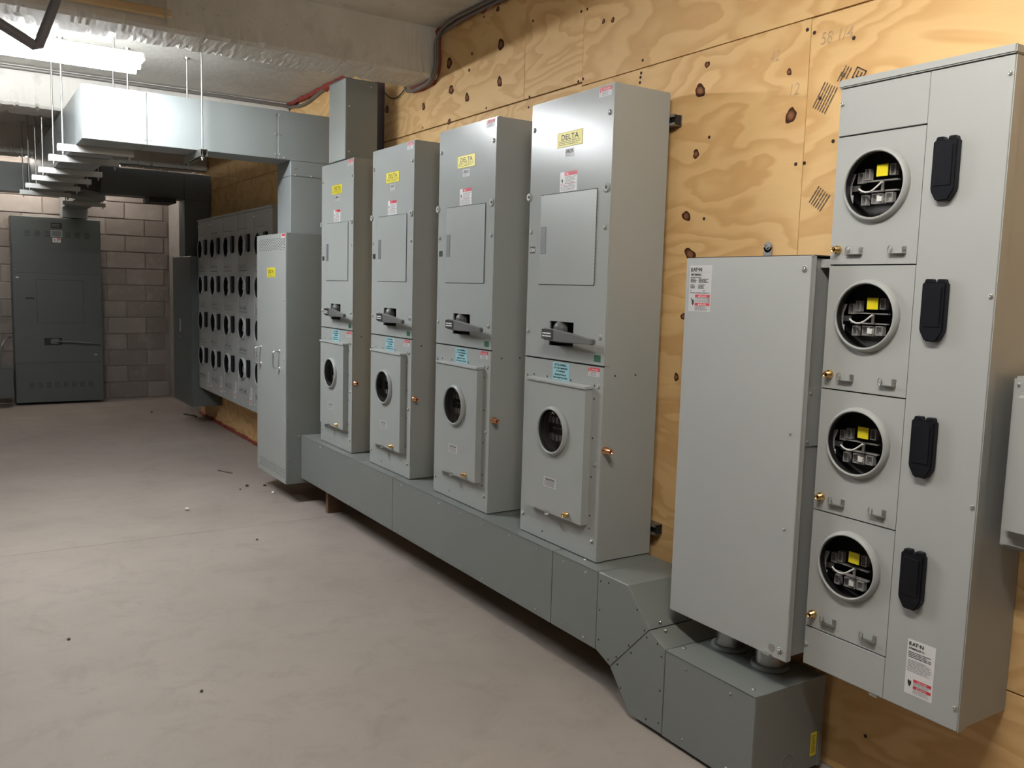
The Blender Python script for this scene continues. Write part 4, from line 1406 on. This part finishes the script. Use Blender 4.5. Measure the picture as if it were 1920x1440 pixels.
cable('armoured_cable', [(-0.05, 1.5, 2.915), (-0.05, 3.8, 2.915), (-0.05, 4.25, 2.91), (-0.045, 4.40, 2.86), (-0.04, 4.42, 2.78), (-0.04, 4.43, 2.70), (-0.04, 4.50, 2.645), (-0.03, 4.66, 2.640)], 0.0085,
      'second grey armoured cable beside the first along the near ceiling corner')
cable('thin_wire', [(-0.012, 4.84, 2.70), (-0.012, 4.88, 2.668), (-0.012, 4.97, 2.643), (-0.012, 5.06, 2.655), (-0.012, 5.13, 2.69), (-0.012, 5.18, 2.72)], 0.0032,
      'thin dark wire drooping on the plywood under the near beam', 'wire_black')
cable('armoured_cable', [(-0.015, 7.17, 2.62), (-0.015, 7.15, 2.80), (-0.015, 7.10, 2.885), (-0.015, 6.95, 2.895), (-0.015, 6.75, 2.872), (-0.015, 6.55, 2.868), (-0.015, 6.35, 2.890), (-0.015, 6.15, 2.908), (-0.015, 5.9, 2.905)], 0.012,
      'grey cable waving along the far plywood below the red sealant')
cable('ceiling_conduit', [(-0.02, 6.975, 2.905), (-0.2, 6.972, 2.905), (-0.6, 6.975, 2.908), (-1.0, 6.97, 2.905), (-1.35, 6.975, 2.907), (-1.9, 6.97, 2.905), (-2.6, 6.975, 2.905)], 0.014,
      'dark conduit along the ceiling corner of the second beam')

# ================================================================== LAMPS
def strip_lamp(label, x, y, z, length, width, strength, col, along='y'):
    t = thing('strip_light', label, 'lamp', (x, y, z), 'ceiling strip lights')
    lx, ly = (width/2, length/2) if along == 'y' else (length/2, width/2)
    if along == 'y':
        MB().box(-0.05, 0.05, -ly-0.03, ly+0.03, 0.030, 0.080).build('housing', 'white', t, 0.008, 2)
    else:
        MB().box(-lx-0.03, lx+0.03, -0.05, 0.05, 0.030, 0.080).build('housing', 'white', t, 0.008, 2)
    em = emitter('tube_glow', col, strength)
    for q in (-width/2, width/2):
        if along == 'y':
            MB().cyl((q, -ly, 0.0), (q, ly, 0.0), 0.019, 12).build('tube', em, t)
        else:
            MB().cyl((-lx, q, 0.0), (lx, q, 0.0), 0.019, 12).build('tube', em, t)
    for s_ in (-0.4, 0.4):
        a = (0, s_*length, 0.08) if along == 'y' else (s_*length, 0, 0.08)
        MB().cyl(a, (a[0], a[1], CEIL-z), 0.006, 8).build('hanger_rod', 'zinc', t)
    return t
strip_lamp('ceiling strip light over the near end of the room', -1.52, 0.95, 2.72, 1.2, 0.11, LAMP_NEAR, (1.0, 0.955, 0.885))
strip_lamp('unseen fill strip light added behind the camera', -3.6, -1.2, 2.72, 1.2, 0.11, LAMP_FILL, (1.0, 0.95, 0.87))
strip_lamp('ceiling strip light in the last bay', -1.5, 11.32, 2.848, 1.8, 0.11, LAMP_FAR, (1.0, 0.93, 0.85), 'x')
strip_lamp('glaring bare-tube strip light hung behind the near beam', -2.04, 5.22, 2.64, 1.2, 0.13, LAMP_BAY, (0.94, 0.97, 1.0), 'x')

# ================================================================== ODDS AND ENDS
wl = thing('timber_ledger', 'rough timber board hung on the face of the near beam', 'board', (-1.43, 4.44, 2.712))
MB().box(-3.2, 0.0, -0.04, 0.0, 0.0, 0.036).build('board', 'lumber', wl, 0.004, 1)
MB().box(-0.030, -0.020, -0.043, -0.0405, -0.03, 0.218).build('strap', 'zinc_dark', wl)
vb = [(-1.905, 4.2, CEIL), (-1.93, 4.2, 2.635), (-1.996, 4.2, 2.448), (-2.01, 4.2, 2.445), (-2.14, 4.2, 2.515), (-2.5, 4.2, 2.72), (-2.88, 4.2, CEIL)]
tag(MB().tube(vb, 0.021, 10).build('bent_bracket', 'pipe'), 'dark bent pipe bracket hanging as a V in front of the glaring strip light', 'bracket')
tag(MB().box(-0.300, -0.205, 5.33, 5.37, 0.0, 0.179).build('timber_block', 'lumber_dark'), 'dark timber block propping the far end of the trough', 'timber block')
tag(MB().tube(smooth([(-0.19, 10.08, 0.006), (-0.17, 10.02, 0.012), (-0.15, 10.0, 0.006), (-0.13, 9.92, 0.012), (-0.10, 9.86, 0.006)]), 0.007, 6).build('wire_scrap', 'wire_black'), 'black wire scrap on the floor by the far enclosure', 'wire scrap')
def crumb(x, y, r, mat, label, name='plaster_crumb', cat='debris', grp='crumbs on the floor'):
    rg = random.Random(int(abs(x*971+y*313)))
    bm = bmesh.new()
    bmesh.ops.create_icosphere(bm, subdivisions=1, radius=r)
    for v in bm.verts:
        v.co *= rg.uniform(0.7, 1.25)
        v.co.z = v.co.z*0.6
    mn = min(v.co.z for v in bm.verts)
    for v in bm.verts:
        v.co.z -= mn
    me = bpy.data.meshes.new(name)
    bm.to_mesh(me)
    bm.free()
    me.materials.append(M[mat])
    o = obj(name, me)
    o.location = (x, y, 0)
    return tag(o, label, cat, grp)
crumb(-1.087, 5.813, 0.017, 'pebble', 'white plaster crumb alone on the open floor')
crumb(-0.446, 6.031, 0.014, 'pebble', 'white plaster crumb on the floor by the vented cabinet')
crumb(-0.43, 6.28, 0.012, 'dirt', 'dark crumb at the foot of the vented cabinet')
crumb(-0.55, 6.32, 0.013, 'dirt', 'dark crumb on the floor in front of the vented cabinet, nearer the wall')
crumb(-0.62, 6.24, 0.009, 'dirt', 'small dark crumb on the floor left of the vented cabinet')
crumb(-1.612, 3.153, 0.007, 'dirt', 'dark crumb on the open floor in the lower left foreground')
crumb(-1.974, 3.891, 0.007, 'dirt', 'dark crumb on the open floor left of the trough, beyond the foreground one')
crumb(-0.881, 4.944, 0.008, 'dirt', 'dark crumb on the floor just this side of the slab joint')
crumb(-0.48, 10.35, 0.014, 'dirt', 'dark crumb on the floor far back before the block wall')
tag(MB().tube([(-0.60, 6.95, 0.005), (-0.53, 6.80, 0.006)], 0.005, 6).build('metal_offcut', 'zinc_dark'), 'thin metal offcut lying on the floor left of the vented cabinet', 'debris')
